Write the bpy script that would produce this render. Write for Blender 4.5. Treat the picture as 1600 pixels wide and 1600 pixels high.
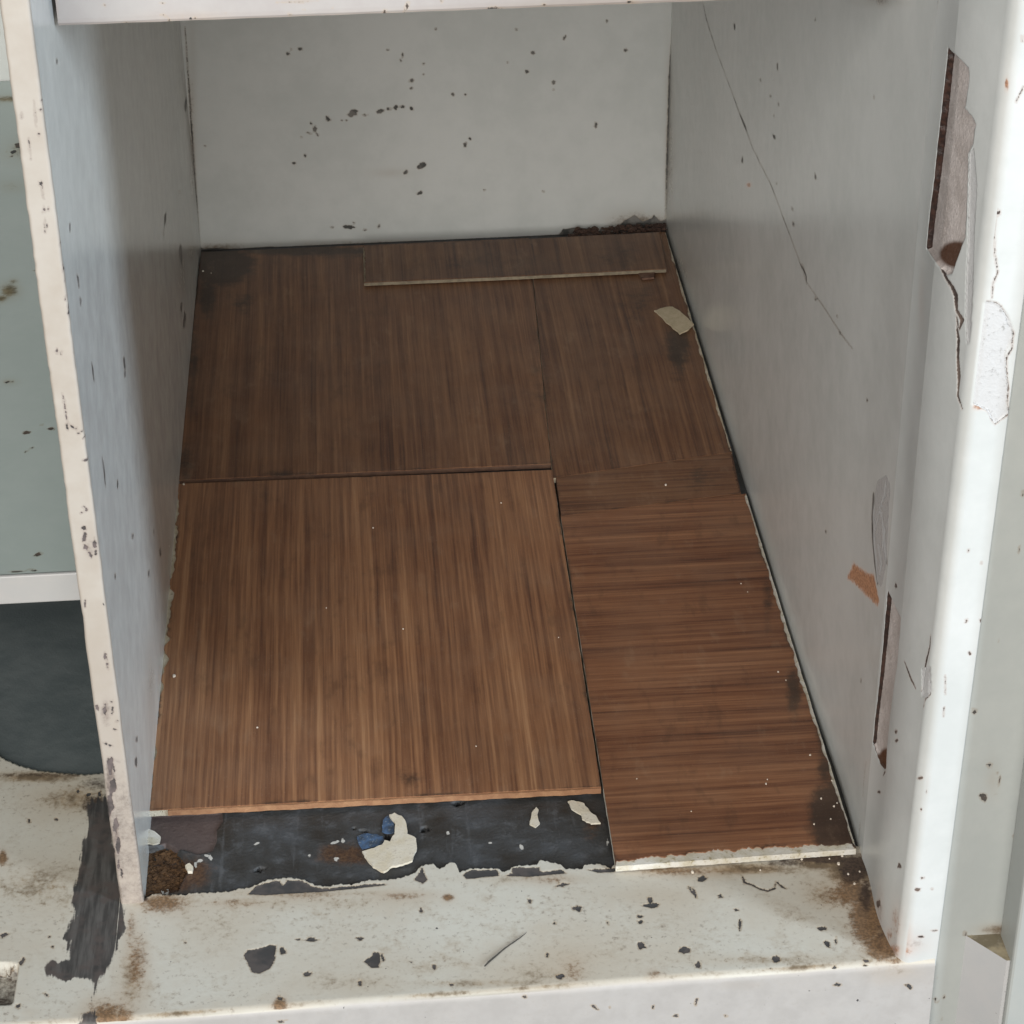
import bpy, math, random
import numpy as np
from mathutils import Vector, Matrix

random.seed(7); rng = np.random.default_rng(11)
for o in list(bpy.data.objects): bpy.data.objects.remove(o)
sc = bpy.context.scene
COL = sc.collection

# ------------------------------------------------------------------ camera
FPX = 3612.66; PITCH, YAW, ROLL = 0.55884, 0.06806, -0.01432
CAM = np.array([0.10483, -0.73404, 0.63984])
fw = np.array([math.sin(YAW)*math.cos(PITCH), math.cos(YAW)*math.cos(PITCH), -math.sin(PITCH)])
rt = np.cross(fw, [0, 0, 1]); rt /= np.linalg.norm(rt); up = np.cross(rt, fw)
rt, up = math.cos(ROLL)*rt+math.sin(ROLL)*up, -math.sin(ROLL)*rt+math.cos(ROLL)*up
cd = bpy.data.cameras.new('camera'); cam = bpy.data.objects.new('camera', cd); COL.objects.link(cam)
cam.matrix_world = Matrix(((rt[0], up[0], -fw[0], CAM[0]), (rt[1], up[1], -fw[1], CAM[1]),
                           (rt[2], up[2], -fw[2], CAM[2]), (0, 0, 0, 1)))
cd.sensor_width = 36; cd.lens = FPX/1600*36; cd.clip_start = .01; cd.clip_end = 50
sc.camera = cam
sc.render.resolution_x = sc.render.resolution_y = 1024

# ------------------------------------------------------------------ light
w = bpy.data.worlds.new('World'); sc.world = w; w.use_nodes = True
bg = w.node_tree.nodes['Background']; bg.inputs[0].default_value = (.93, .97, 1, 1); bg.inputs[1].default_value = .13
def area(name, loc, target, sx, sy, power, col):
    l = bpy.data.lights.new(name, 'AREA'); l.shape = 'RECTANGLE'; l.size = sx; l.size_y = sy
    l.energy = power; l.color = col
    o = bpy.data.objects.new(name, l); COL.objects.link(o); o.location = loc
    o.rotation_euler = (Vector(target)-Vector(loc)).to_track_quat('-Z', 'Y').to_euler(); return o
# daylight of the room behind and above the photographer, and a tall narrow window off to the right
area('room_light', (-.35, -2.4, 1.2), (.15, .1, .15), 2.5, 2.0, 112, (1, .965, .915))
dw = Vector((.772, -.549, .32)).normalized()
area('window_light', Vector((.12, .02, .2))+dw*2.6, (.12, .02, .2), .36, 1.1, 60, (.74, .87, 1))
sc.cycles.max_bounces = 6; sc.cycles.diffuse_bounces = 4; sc.cycles.glossy_bounces = 3
vs = sc.view_settings
vs.view_transform = 'Standard'; vs.look = 'None'; vs.exposure = -.12; vs.gamma = 1; vs.use_curve_mapping = False

# ------------------------------------------------------------------ photo point -> place on a real plane
W, D = .30, .6238          # compartment width and depth (metres)
YF = -.0645                # front of the sill and of the right post
def at(px, py, ax, val):
    d = fw+rt*(px-800)/FPX-up*(py-800)/FPX
    return CAM+d*((val-CAM[ax])/d[ax])
def pts(l, ax, val, sc_=1, ox=0, oy=0):
    return [at(ox+x*sc_, oy+y*sc_, ax, val) for x, y in l]
def ell(px, py, rx, ry, a=0, n=11, jit=.42):
    r = random.Random(int(px*31+py*17)); a = math.radians(a); out = []
    for i in range(n):
        t = 2*math.pi*i/n; k = 1+r.uniform(-jit, jit)
        x, y = rx*k*math.cos(t), ry*k*math.sin(t)
        out.append((px+x*math.cos(a)-y*math.sin(a), py+x*math.sin(a)+y*math.cos(a)))
    return out
def line(l, wd):            # open polyline in photo points -> thin ragged polygon
    r = random.Random(int(l[0][0]*13+l[0][1])); L, R = [], []
    for i, (x, y) in enumerate(l):
        a = l[max(i-1, 0)]; b = l[min(i+1, len(l)-1)]
        dx, dy = b[0]-a[0], b[1]-a[1]; n = math.hypot(dx, dy) or 1
        k = wd*.5*r.uniform(.6, 1.35)*(1 if 0 < i < len(l)-1 else .45)
        L.append((x-dy/n*k, y+dx/n*k)); R.append((x+dy/n*k, y-dx/n*k))
    return L+R[::-1]
def jag(poly, amp=1.2, step=5, seed=1):
    r = random.Random(seed+int(poly[0][0]*3+poly[0][1])); out = []
    for i in range(len(poly)):
        a, b = poly[i], poly[(i+1) % len(poly)]; L = math.hypot(b[0]-a[0], b[1]-a[1]); n = max(1, int(L/step)); k = 0
        for j in range(n):
            t = j/n; k = .5*k+r.uniform(-1, 1)*amp if j else 0
            out.append((a[0]+(b[0]-a[0])*t-(b[1]-a[1])/max(L, 1e-6)*k, a[1]+(b[1]-a[1])*t+(b[0]-a[0])/max(L, 1e-6)*k))
    return out
def sdf(P, poly):           # signed distance, inside positive
    q = np.asarray(poly); n = len(q)
    d = np.full(len(P), 1e9); ins = np.zeros(len(P), bool)
    for i in range(n):
        a, b = q[i], q[(i+1) % n]; e = b-a; v = P-a
        t = np.clip((v@e)/max(e@e, 1e-14), 0, 1)
        d = np.minimum(d, np.hypot(v[:, 0]-t*e[0], v[:, 1]-t*e[1]))
        c = ((a[1] > P[:, 1]) != (b[1] > P[:, 1]))
        if abs(e[1]) > 1e-14: ins ^= c & (P[:, 0] < e[0]*(P[:, 1]-a[1])/e[1]+a[0])
    return np.where(ins, d, -d)
def field(V, ax, val, polys, far=.006):
    """signed distance in millimetres to the nearest of many marks on a plane"""
    keep = [i for i in range(3) if i != ax]; P = V[:, keep]; out = np.full(len(V), -far)
    for pl in polys:
        q = np.array([at(x, y, ax, val)[keep] for x, y in pl])
        lo, hi = q.min(0)-far, q.max(0)+far
        m = np.where((P[:, 0] > lo[0]) & (P[:, 0] < hi[0]) & (P[:, 1] > lo[1]) & (P[:, 1] < hi[1]))[0]
        if len(m): out[m] = np.maximum(out[m], sdf(P[m], q))
    return out*1000
def soft(V, ax, val, spots):
    """broad stains: (px, py, rx, ry, strength)"""
    keep = [i for i in range(3) if i != ax]; out = np.zeros(len(V))
    for px, py, rx, ry, s in spots:
        c = at(px, py, ax, val)[keep]; a = at(px+rx, py, ax, val)[keep]-c; b = at(px, py+ry, ax, val)[keep]-c
        k = np.linalg.solve(np.array([a, b]).T, (V[:, keep]-c).T); r2 = (k**2).sum(0)
        out = np.maximum(out, s*np.exp(-r2*1.2))
    return out

# ------------------------------------------------------------------ mesh helpers
def mesh(name, V, F, mat, parent=None, origin=None, attrs=None, smooth=False, weld=False):
    V = np.asarray(V, float)
    base = np.array(parent['_o']) if parent is not None and '_o' in parent else None
    o3 = np.array(origin if origin is not None else (base if base is not None else (0, 0, 0)), float)
    me = bpy.data.meshes.new(name); me.from_pydata((V-o3).tolist(), [], F if isinstance(F, list) else F.tolist()); me.update()
    for k, a in (attrs or {}).items():
        at_ = me.attributes.new(k, 'FLOAT', 'POINT'); at_.data.foreach_set('value', np.asarray(a, np.float32))
    me.materials.append(mat)
    if smooth: me.polygons.foreach_set('use_smooth', [True]*len(me.polygons))
    o = bpy.data.objects.new(name, me); COL.objects.link(o)
    if parent is not None: o.parent = parent; o.location = o3-base if base is not None else o3
    else: o.location = o3
    return o
def thing(name, label, cat, loc, group=None):
    o = bpy.data.objects.new(name, None); COL.objects.link(o); o.location = loc; o.empty_display_size = .02
    o['_o'] = [float(c) for c in loc]; o['kind'] = 'thing'; o['label'] = label; o['category'] = cat
    if group: o['group'] = group
    return o
def tag(o, label, cat, group=None):
    o['label'] = label; o['category'] = cat
    if group: o['group'] = group
    return o
def struct(o, label=None):
    o['kind'] = 'structure'
    if label: o['label'] = label
    return o
def gridfaces(nu, nv, off=0):
    i, j = np.meshgrid(np.arange(nu-1), np.arange(nv-1), indexing='ij'); a = off+i*nv+j
    return np.stack([a, a+nv, a+nv+1, a+1], -1).reshape(-1, 4)
def box(x0, x1, y0, y1, z0, z1):
    V = [(x, y, z) for x in (x0, x1) for y in (y0, y1) for z in (z0, z1)]
    F = [[0, 1, 3, 2], [4, 6, 7, 5], [0, 4, 5, 1], [2, 3, 7, 6], [0, 2, 6, 4], [1, 5, 7, 3]]
    return V, F
def prism(poly, z0, z1):    # poly: list of (x, y[, ..]) in order
    n = len(poly); V = [(p[0], p[1], z0) for p in poly]+[(p[0], p[1], z1) for p in poly]
    return V, [list(range(n))[::-1], list(range(n, 2*n))]+[[i, (i+1) % n, n+(i+1) % n, n+i] for i in range(n)]
def bevelled(o, wd, seg=2):
    m = o.modifiers.new('bevel', 'BEVEL'); m.width = wd; m.segments = seg; m.limit_method = 'ANGLE'; return o

# ------------------------------------------------------------------ material helpers
class NT:
    def __init__(s, name):
        s.m = bpy.data.materials.new(name); s.m.use_nodes = True; s.t = s.m.node_tree
        s.b = s.t.nodes['Principled BSDF']; s.tc = s.n('ShaderNodeTexCoord').outputs['Object']
    def n(s, ty, **kw):
        x = s.t.nodes.new(ty)
        for k, v in kw.items(): setattr(x, k, v)
        return x
    def l(s, a, b): s.t.links.new(a, b)
    def put(s, sock, v):
        if isinstance(v, bpy.types.NodeSocket): s.l(v, sock)
        elif isinstance(v, (tuple, list)) and len(v) == 3 and sock.type == 'RGBA': sock.default_value = (*v, 1)
        else: sock.default_value = v
    def attr(s, k): return s.n('ShaderNodeAttribute', attribute_name=k).outputs['Fac']
    def mt(s, op, a, b=0., c=None, clamp=False):
        x = s.n('ShaderNodeMath', operation=op, use_clamp=clamp); s.put(x.inputs[0], a); s.put(x.inputs[1], b)
        if c is not None: s.put(x.inputs[2], c)
        return x.outputs[0]
    def mp(s, v, a, b, c=0., d=1.):
        x = s.n('ShaderNodeMapRange'); x.interpolation_type = 'SMOOTHSTEP'
        for i, k in enumerate((v, a, b, c, d)): s.put(x.inputs[i], k)
        return x.outputs[0]
    def mix(s, f, a, b, mode='MIX'):
        x = s.n('ShaderNodeMix', data_type='RGBA', blend_type=mode); s.put(x.inputs[0], f); s.put(x.inputs[6], a); s.put(x.inputs[7], b)
        return x.outputs[2]
    def vec(s, scale=(1, 1, 1), off=(0, 0, 0), src=None):
        x = s.n('ShaderNodeMapping'); s.l(src or s.tc, x.inputs[0]); x.inputs['Scale'].default_value = scale; x.inputs['Location'].default_value = off
        return x.outputs[0]
    def noise(s, scale, det=3, rough=.55, vec=None, dist=0):
        x = s.n('ShaderNodeTexNoise'); s.l(vec or s.tc, x.inputs['Vector']); x.inputs['Scale'].default_value = scale
        x.inputs['Detail'].default_value = det; x.inputs['Roughness'].default_value = rough; x.inputs['Distortion'].default_value = dist
        return x.outputs['Fac']
    def ramp(s, f, stops):
        x = s.n('ShaderNodeValToRGB'); e = x.color_ramp.elements
        while len(e) < len(stops): e.new(.5)
        for i, (p, c) in enumerate(stops): e[i].position = p; e[i].color = (*c, 1)
        s.put(x.inputs[0], f); return x.outputs[0]
    def bump(s, h, strength, dist, prev=None):
        x = s.n('ShaderNodeBump'); s.put(x.inputs['Height'], h); x.inputs['Strength'].default_value = strength; x.inputs['Distance'].default_value = dist
        if prev: s.l(prev, x.inputs['Normal'])
        return x.outputs[0]
    def done(s, col, rough, normal=None, spec=.5, coat=0):
        s.put(s.b.inputs['Base Color'], col); s.put(s.b.inputs['Roughness'], rough); s.b.inputs['Specular IOR Level'].default_value = spec
        if normal is not None: s.l(normal, s.b.inputs['Normal'])
        if coat: s.b.inputs['Coat Weight'].default_value = coat; s.b.inputs['Coat Roughness'].default_value = .15
        return s.m

def paint(name, base, base2, chipcol=(.045, .045, .043), chipcol2=(.10, .075, .06), dirt=(.22, .15, .085), rust=(.20, .085, .035),
          rough=.34, speck=.0, speckscale=260, stretch=(1, 1, 1), mottled=.5, wave=.0, ground=.0, soot=(.035, .022, .016), edge=1.0, rim=.35, tar=False, chipnoise=.5):
    """old enamel: uneven coat, chips down to dark metal, grime, rust. attributes chip (mm), grime, rust"""
    t = NT(name)
    big = t.noise(11, 2); mid = t.noise(75, 3, .65); fine = t.noise(900, 2, .6)
    c = t.mix(t.mp(t.mt('ADD', t.mt('MULTIPLY', big, .6), t.mt('MULTIPLY', mid, .4)), .36, .64), base, base2)
    spk = t.noise(380, 3, .75, t.vec((1, 1, 1), (3, 1, 2)))
    if ground: # pinkish front coat, darkened to offset its strong light; scuffed, worked-in dirt elsewhere
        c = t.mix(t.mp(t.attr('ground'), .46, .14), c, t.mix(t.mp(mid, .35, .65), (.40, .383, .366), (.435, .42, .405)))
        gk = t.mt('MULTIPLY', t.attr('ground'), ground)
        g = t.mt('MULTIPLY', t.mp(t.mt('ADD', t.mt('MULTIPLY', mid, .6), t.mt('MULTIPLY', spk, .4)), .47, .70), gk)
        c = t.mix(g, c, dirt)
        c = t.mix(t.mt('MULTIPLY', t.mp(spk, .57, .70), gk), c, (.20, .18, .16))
    gr = t.attr('grime'); gn = t.mt('ADD', t.mt('MULTIPLY', spk, .9), t.mt('MULTIPLY', mid, .55))
    c = t.mix(t.mt('MULTIPLY', t.mt('MULTIPLY', gr, t.mp(mid, .25, .7, .35, 1)), .75, clamp=True), c, tuple(x*1.25 for x in dirt))
    gm = t.mp(t.mt('ADD', t.mt('MULTIPLY', gr, 1.15), t.mt('SUBTRACT', gn, 1.28)), -.16, .5)
    c = t.mix(t.mt('MULTIPLY', gm, .93), c, t.mix(t.mp(mid, .4, .6), dirt, tuple(x*.45 for x in dirt)))
    ru = t.attr('rust'); c = t.mix(t.mt('MULTIPLY', ru, .45, clamp=True), c, tuple(x*1.5 for x in rust)); rm = t.mp(t.mt('ADD', ru, t.mt('SUBTRACT', spk, .92)), -.12, .3)
    c = t.mix(t.mt('MULTIPLY', rm, .9), c, t.mix(t.mp(fine, .35, .65), rust, tuple(x*.5 for x in rust)))
    so = t.mp(t.mt('ADD', t.attr('soot'), t.mt('MULTIPLY', t.mt('SUBTRACT', spk, .5), 1.0)), .25, .8); c = t.mix(t.mt('MULTIPLY', so, .94), c, t.mix(t.mp(fine, .4, .6), soot, tuple(x*1.8 for x in soot)))
    d = t.mt('ADD', t.attr('chip'), t.mt('MULTIPLY', t.mt('SUBTRACT', fine, .5), 1.0)); d = t.mt('ADD', d, t.mt('MULTIPLY', t.mt('SUBTRACT', spk, .5), chipnoise))
    cm = t.mp(d, -.10*edge, .12*edge)
    c = t.mix(t.mt('MULTIPLY', t.mp(d, -.75, -.1), rim), c, tuple(x*1.1 for x in dirt))
    if speck:
        v = t.noise(speckscale, 2, .6, t.vec(stretch, (7, 3, 1)))
        cm = t.mt('MAXIMUM', cm, t.mp(t.mt('ADD', v, t.mt('MULTIPLY', big, .18)), .86-speck, .875-speck))
    cc = t.mix(t.mp(mid, .42, .6), chipcol, chipcol2)
    c2 = t.mix(cm, c, cc)
    if tar:
        sk = t.noise(330, 3, .65, t.vec((1, .10, 1), (2, 6, 1))); tv = t.attr('tar')
        tm = t.mp(t.mt('ADD', tv, t.mt('ADD', t.mt('MULTIPLY', t.mt('SUBTRACT', sk, .53), 7.5), t.mt('MULTIPLY', t.mt('SUBTRACT', fine, .5), 1.2))), -.2, .9)
        tc_ = t.mix(t.mp(sk, .35, .62), (.092, .088, .086), (.030, .029, .030)); c2 = t.mix(t.mt('MULTIPLY', tm, .96), c2, t.mix(t.mp(mid, .45, .65), tc_, (.075, .06, .057)))
    hgt = t.mt('ADD', t.mt('MULTIPLY', t.mp(d, -.10, .12), -.35), t.mt('MULTIPLY', t.noise(200, 2, .6), .16*mottled))
    if wave: hgt = t.mt('ADD', hgt, t.mt('MULTIPLY', t.noise(22, 0), wave))
    nr = t.bump(hgt, 1., .0006)
    ro = t.mt('ADD', t.mt('MULTIPLY', t.mt('MAXIMUM', cm, gm), .3), t.mt('ADD', rough-.08, t.mt('MULTIPLY', mid, .16)))
    return t.done(c2, ro, nr)

def wood(name, along, seed, dark=1.0, red=1.0):
    t = NT(name)
    s = (1, .014, 1) if along == 'y' else (.02, 1, 1)
    src = t.vec((1, 1, 1), seed)
    # a little waviness in the print
    wob = t.noise(9, 2, .5, src); cx = t.n('ShaderNodeCombineXYZ'); k = t.mt('MULTIPLY', t.mt('SUBTRACT', wob, .5), .0016)
    t.l(k, cx.inputs[0 if along == 'y' else 1]); ad = t.n('ShaderNodeVectorMath', operation='ADD'); t.l(src, ad.inputs[0]); t.l(cx.outputs[0], ad.inputs[1]); src = ad.outputs[0]
    v = t.vec(s, (0, 0, 0), src)
    n1 = t.noise(60, 2, .6, v); n2 = t.noise(260, 2, .62, v); n3 = t.noise(780, 2, .6, v)
    s4 = tuple(3*q if q < 1 else q for q in s); n4 = t.noise(1300, 2, .6, t.vec(s4, (2, 5, 1), src)); patch = t.noise(14, 3, .6, t.vec((1, 1, 1), (4, 4, 4), src))
    f = t.mt('ADD', t.mt('MULTIPLY', n1, .20), t.mt('ADD', t.mt('MULTIPLY', n2, .40), t.mt('MULTIPLY', n3, .40)))
    f = t.mt('ADD', f, t.mt('MULTIPLY', t.mt('SUBTRACT', n4, .5), .15)); f = t.mt('ADD', f, t.mt('MULTIPLY', t.mt('SUBTRACT', patch, .5), .12))
    q = lambda c: (c[0]*dark*red*1.04, c[1]*dark*.88, c[2]*dark*.84)
    c = t.ramp(f, [(.34, q((.088, .045, .027))), (.42, q((.150, .078, .042))), (.50, q((.220, .122, .064))), (.58, q((.290, .170, .088))), (.67, q((.375, .240, .130)))])
    # dark water stains, dirt, fine pale dust
    st = t.attr('grime'); sm = t.mp(t.mt('ADD', t.mt('MULTIPLY', st, 1.3), t.mt('MULTIPLY', t.mt('SUBTRACT', t.noise(120, 5, .7), .5), 1.1)), .30, .85)
    c = t.mix(t.mt('MULTIPLY', sm, .9), c, (.030, .019, .014))
    du = t.mt('MULTIPLY', t.mp(t.noise(1500, 2, .6), .64, .74), .28); c = t.mix(du, c, (.42, .35, .28))
    hz = t.mp(t.noise(30, 3, .6, t.vec((1, 1, 1), (9, 1, 1))), .32, .72, 0, .11); c = t.mix(hz, c, (.34, .24, .165))
    sv = t.noise(90, 4, .7, t.vec((1, .35, 1), (6, 2, 3))); c = t.mix(t.mp(sv, .56, .72, 0, .16), c, (.36, .25, .165)); c = t.mix(t.mp(sv, .44, .30, 0, .26), c, (.05, .028, .018))
    nr = t.bump(n3, .10, .0003)
    return t.done(c, t.mt('ADD', .38, t.mt('MULTIPLY', patch, .2)), nr, .4)

M = {}
M['back'] = paint('pale_grey_enamel', (.575, .595, .575), (.635, .65, .63), chipcol=(.07, .07, .065), chipcol2=(.19, .18, .165), rough=.42, mottled=.7, wave=.25, edge=2.0)
M['side'] = paint('grey_enamel_side', (.62, .63, .61), (.67, .68, .655), chipcol=(.11, .105, .10), chipcol2=(.22, .21, .20), rough=.22, mottled=.06, wave=.5, edge=2.0)
M['wallr'] = paint('grey_enamel_wall', (.63, .645, .625), (.68, .69, .67), chipcol=(.10, .095, .09), chipcol2=(.22, .21, .20), rust=(.70, .34, .18), rough=.22, mottled=.06, wave=.5, edge=2.0)
M['jamb'] = paint('grey_plaster_enamel', (.55, .565, .55), (.61, .62, .605), chipcol=(.06, .042, .036), chipcol2=(.15, .11, .09), dirt=(.35, .24, .19), rust=(.42, .21, .12), rough=.36, mottled=.7, wave=.7, edge=1.5)
M['cream'] = paint('cream_enamel', (.43, .38, .325), (.48, .44, .39), chipcol=(.06, .052, .05), chipcol2=(.15, .12, .115), dirt=(.24, .19, .165), rough=.42, speck=.02, speckscale=330, stretch=(1, 1, .45), mottled=.8)
M['shelf'] = paint('pinkish_white_enamel', (.41, .375, .36), (.445, .42, .40), rough=.45, speck=.02, speckscale=300, dirt=(.42, .32, .22), mottled=.8)
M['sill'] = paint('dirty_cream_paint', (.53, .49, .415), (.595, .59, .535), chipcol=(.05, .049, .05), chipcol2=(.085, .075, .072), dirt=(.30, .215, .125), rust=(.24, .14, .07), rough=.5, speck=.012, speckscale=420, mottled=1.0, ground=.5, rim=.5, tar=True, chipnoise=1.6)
M['green'] = paint('grey_green_enamel', (.42, .485, .465), (.46, .52, .50), dirt=(.24, .19, .10), rough=.4, speck=.0, mottled=.6, wave=.2)
M['door'] = paint('grey_door_enamel', (.37, .388, .372), (.405, .42, .40), rough=.42, speck=.0, wave=.3)
M['doorw'] = paint('white_door_rail', (.46, .465, .47), (.50, .50, .51), dirt=(.36, .30, .19), rough=.45, speck=.02, speckscale=300)

def simple(name, c1, c2, scale, rough=.8, bmp=.4, c3=None):
    t = NT(name); n = t.noise(scale, 5, .65); f = t.noise(scale*4, 4, .65)
    c = t.mix(t.mp(n, .35, .65), c1, c2)
    if c3: c = t.mix(t.mp(f, .58, .68), c, c3)
    return t.done(c, rough, t.bump(f, bmp, .0008))
M['core'] = simple('board_core', (.46, .40, .29), (.58, .54, .44), 160, .85, .5, (.20, .16, .09))
M['coredark'] = simple('board_core_dark', (.085, .045, .030), (.12, .065, .04), 200, .8, .4)
M['coredim'] = simple('board_core_dull', (.20, .165, .115), (.30, .25, .175), 260, .8, .4)
M['corewhite'] = simple('board_core_painted', (.62, .60, .55), (.50, .46, .36), 120, .7, .4, (.33, .28, .18))
M['coreorange'] = simple('board_edge_brown', (.27, .135, .070), (.35, .19, .10), 200, .6, .3)
M['flake'] = simple('cream_paint_flake', (.60, .54, .42), (.66, .62, .53), 150, .6, .3, (.50, .44, .36))
M['flakeblue'] = simple('blue_paint_flake', (.07, .13, .24), (.035, .05, .075), 260, .6, .3, (.2, .25, .3))
M['scrap'] = simple('beige_fibre_scrap', (.44, .37, .25), (.52, .44, .31), 300, .9, .3)
M['rubble'] = simple('rusty_rubble', (.06, .030, .013), (.13, .068, .028), 300, .95, .8, (.03, .016, .010))
M['crumb'] = simple('pale_crumb', (.60, .52, .42), (.68, .62, .54), 400, .9, .3)
M['splinter'] = simple('dark_splinter', (.035, .032, .028), (.06, .052, .042), 500, .9, .3)

def floor_mat():
    t = NT('dark_painted_slab')
    n = t.noise(38, 5, .65); m = t.noise(150, 5, .7); f = t.noise(800, 4, .65)
    c = t.ramp(n, [(.34, (.030, .026, .022)), (.5, (.045, .045, .045)), (.64, (.062, .066, .072))])
    c = t.mix(t.mt('MULTIPLY', t.mp(m, .52, .72), .5), c, (.115, .12, .13))
    sx = t.noise(260, 3, .6, t.vec((1, .12, 1))); c = t.mix(t.mt('MULTIPLY', t.mp(sx, .58, .72), .35), c, (.13, .135, .145))
    c = t.mix(t.mp(t.attr('teal'), .3, .7), c, t.mix(t.mp(n, .35, .65), (.09, .108, .112), (.115, .133, .136)))
    gr = t.mp(t.mt('ADD', t.attr('grime'), t.mt('MULTIPLY', t.mt('SUBTRACT', m, .5), .9)), .35, .75)
    c = t.mix(gr, c, t.mix(t.mp(f, .4, .6), (.055, .028, .017), (.095, .052, .028)))
    pu = t.mp(t.mt('ADD', t.attr('purple'), t.mt('MULTIPLY', t.mt('SUBTRACT', f, .5), .8)), -.1, .15)
    c = t.mix(pu, c, t.mix(t.mp(m, .35, .65), (.085, .062, .058), (.105, .078, .072)))
    ho = t.mp(t.mt('ADD', t.attr('hole'), t.mt('MULTIPLY', t.mt('SUBTRACT', f, .5), .7)), -.12, .15)
    c = t.mix(ho, c, (.006, .006, .006))
    pa = t.mp(t.mt('ADD', t.attr('pale'), t.mt('MULTIPLY', t.mt('SUBTRACT', f, .5), 1.1)), -.1, .15); c = t.mix(pa, c, (.50, .49, .46))
    nr = t.bump(m, .25, .0012); nr = t.bump(f, .25, .0005, nr)
    return t.done(c, t.mt('ADD', .42, t.mt('MULTIPLY', m, .3)), nr)
M['floor'] = floor_mat()

def sc4(l, s, ox, oy): return [(ox+x*s, oy+y*s) for x, y in l]
C4 = (.28125, 0, 1150); C5 = (.28125, 400, 1150); C6 = (.28125, 800, 1150); C8 = (.25, 1200, 800); CR = (.25, 1300, 300)

# ================================================================== SETTING
ZF = -.0015                 # dark slab, 1.5 mm under the paint of the sill
# ---- floor: dark slab of both compartments
xs = np.concatenate([np.linspace(-.16, -.0101, 60), np.linspace(-.0095, .262, 460), np.linspace(.2625, .305, 40)])
ys = np.concatenate([np.linspace(-.006, .058, 120), np.linspace(.06, D+.01, 40)])
X, Y = np.meshgrid(xs, ys, indexing='ij'); V = np.stack([X.ravel(), Y.ravel(), np.full(X.size, ZF)], 1)
purple = field(V, 2, ZF, [sc4([(800, 440), (1000, 430), (1235, 420), (1240, 470), (1205, 520), (1205, 580), (1180, 640), (1100, 655), (1040, 635), (960, 620), (920, 590), (800, 600)], *C4)])
pit = field(V, 2, ZF, [sc4([(795, 620), (920, 585), (1000, 630), (1050, 690), (1055, 740), (1020, 790), (990, 860), (880, 890), (795, 910)], *C4)])
holes = [ell(664, 1296, 10, 5, -18), ell(607, 1308, 9, 5, 10), ell(569, 1298, 8, 2, 12), ell(407, 1358, 8, 4, -15), ell(715, 1254, 10, 4, -5), ell(553, 1294, 3, 2), ell(716, 1364, 3, 3)]
hole = field(V, 2, ZF, holes)
pale = field(V, 2, ZF, [ell(521, 1317, 8, 2.5, -20), ell(535, 1314, 3, 4, 20), ell(525, 1342, 4, 3.5), ell(700, 1302, 2.5, 3.5), ell(765, 1317, 4, 1.2, 5), ell(815, 1324, 3, 5, -20),
    ell(312, 1345, 4, 3), ell(305, 1351, 3, 6), ell(322, 1337, 4, 2.5), ell(329, 1340, 3, 4), ell(401, 1318, 6, 1.5, -25), ell(253, 1379, 2, 7, -5), ell(260, 1381, 2, 6, 15), ell(949, 1316, 2, 5), ell(483, 1337, 2, 2)])
teal = (V[:, 0] < -.005).astype(float)
gr = soft(V, 2, ZF, [(540, 1335, 70, 30, .75), (270, 1365, 75, 40, 1.0), (925, 1290, 30, 50, .55), (650, 1262, 60, 12, .4)])
dz = -.0012*np.clip((purple+.2)/.4, 0, 1)*(purple > -.5)-.004*np.clip((pit+.1)/.8, 0, 1)-.003*np.clip((hole+.1)/.4, 0, 1)
V[:, 2] += dz+rng.normal(0, .00006, len(V))
struct(mesh('floor', V, gridfaces(len(xs), len(ys)), M['floor'], attrs=dict(teal=teal, grime=gr, purple=purple, hole=hole, pale=pale), smooth=True),
       'dark painted slab forming the bottom of the compartment')

# ---- sill: dirty cream paint in front of the compartments, ragged where it ends on the slab
edge_px = [(222, 1407), (233, 1400), (245, 1396), (259, 1399), (275, 1398), (290, 1399), (298, 1396), (337, 1395), (363, 1393), (371, 1389), (388, 1388), (400, 1383), (417, 1375), (451, 1371), (473, 1374), (493, 1383), (512, 1385),
           (529, 1381), (549, 1382), (574, 1375), (602, 1375), (625, 1372), (647, 1365), (659, 1353), (676, 1350), (687, 1359), (698, 1352), (705, 1347), (714, 1352), (717, 1364), (735, 1358), (777, 1358), (788, 1364), (805, 1354),
           (838, 1352), (845, 1344), (860, 1348), (876, 1351), (882, 1358), (910, 1358), (914, 1351), (938, 1350), (955, 1357), (962, 1348), (1000, 1344), (1338, 1322), (1345, 1322)]
E3 = np.array([at(x, y, 2, 0) for x, y in edge_px])
El = np.array([at(x, y, 2, 0) for x, y in [(-60, 1120), (-25, 1160), (5, 1186), (30, 1197), (60, 1205), (100, 1209), (135, 1211), (165, 1208), (185, 1205)]])
xs = np.concatenate([np.linspace(-.085, -.0098, 150), np.linspace(-.0094, -.0002, 22), np.linspace(.0002, .3165, 620)])
def rag(x, a=.00045): return a*(np.sin(x*2100)+.7*np.sin(x*3700+1.3)+.5*np.sin(x*6900+.4))
yb = np.where(xs < -.0095, np.interp(xs, El[:, 0], El[:, 1]), np.interp(xs, E3[:, 0], E3[:, 1]))+rag(xs, .00028)
yb[150:172] = .002
rad = .0036; nv1, nv2, nv3 = 150, 10, 60
rows = []
yfr = YF-.0045*np.clip((.30-xs)/.30, 0, 1.3)          # the front edge runs slightly askew
for v in np.linspace(0, 1, nv1): rows.append((yb*(1-v)+(yfr+rad)*v, np.zeros_like(xs)))
for a in np.linspace(0, math.pi/2, nv2+1)[1:]: rows.append((yfr+rad-rad*math.sin(a), np.full_like(xs, -rad+rad*math.cos(a))))
for z in np.linspace(-rad, -.055, nv3)[1:]: rows.append((yfr+0*xs+.02*(z+rad), np.full_like(xs, z)))
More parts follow.
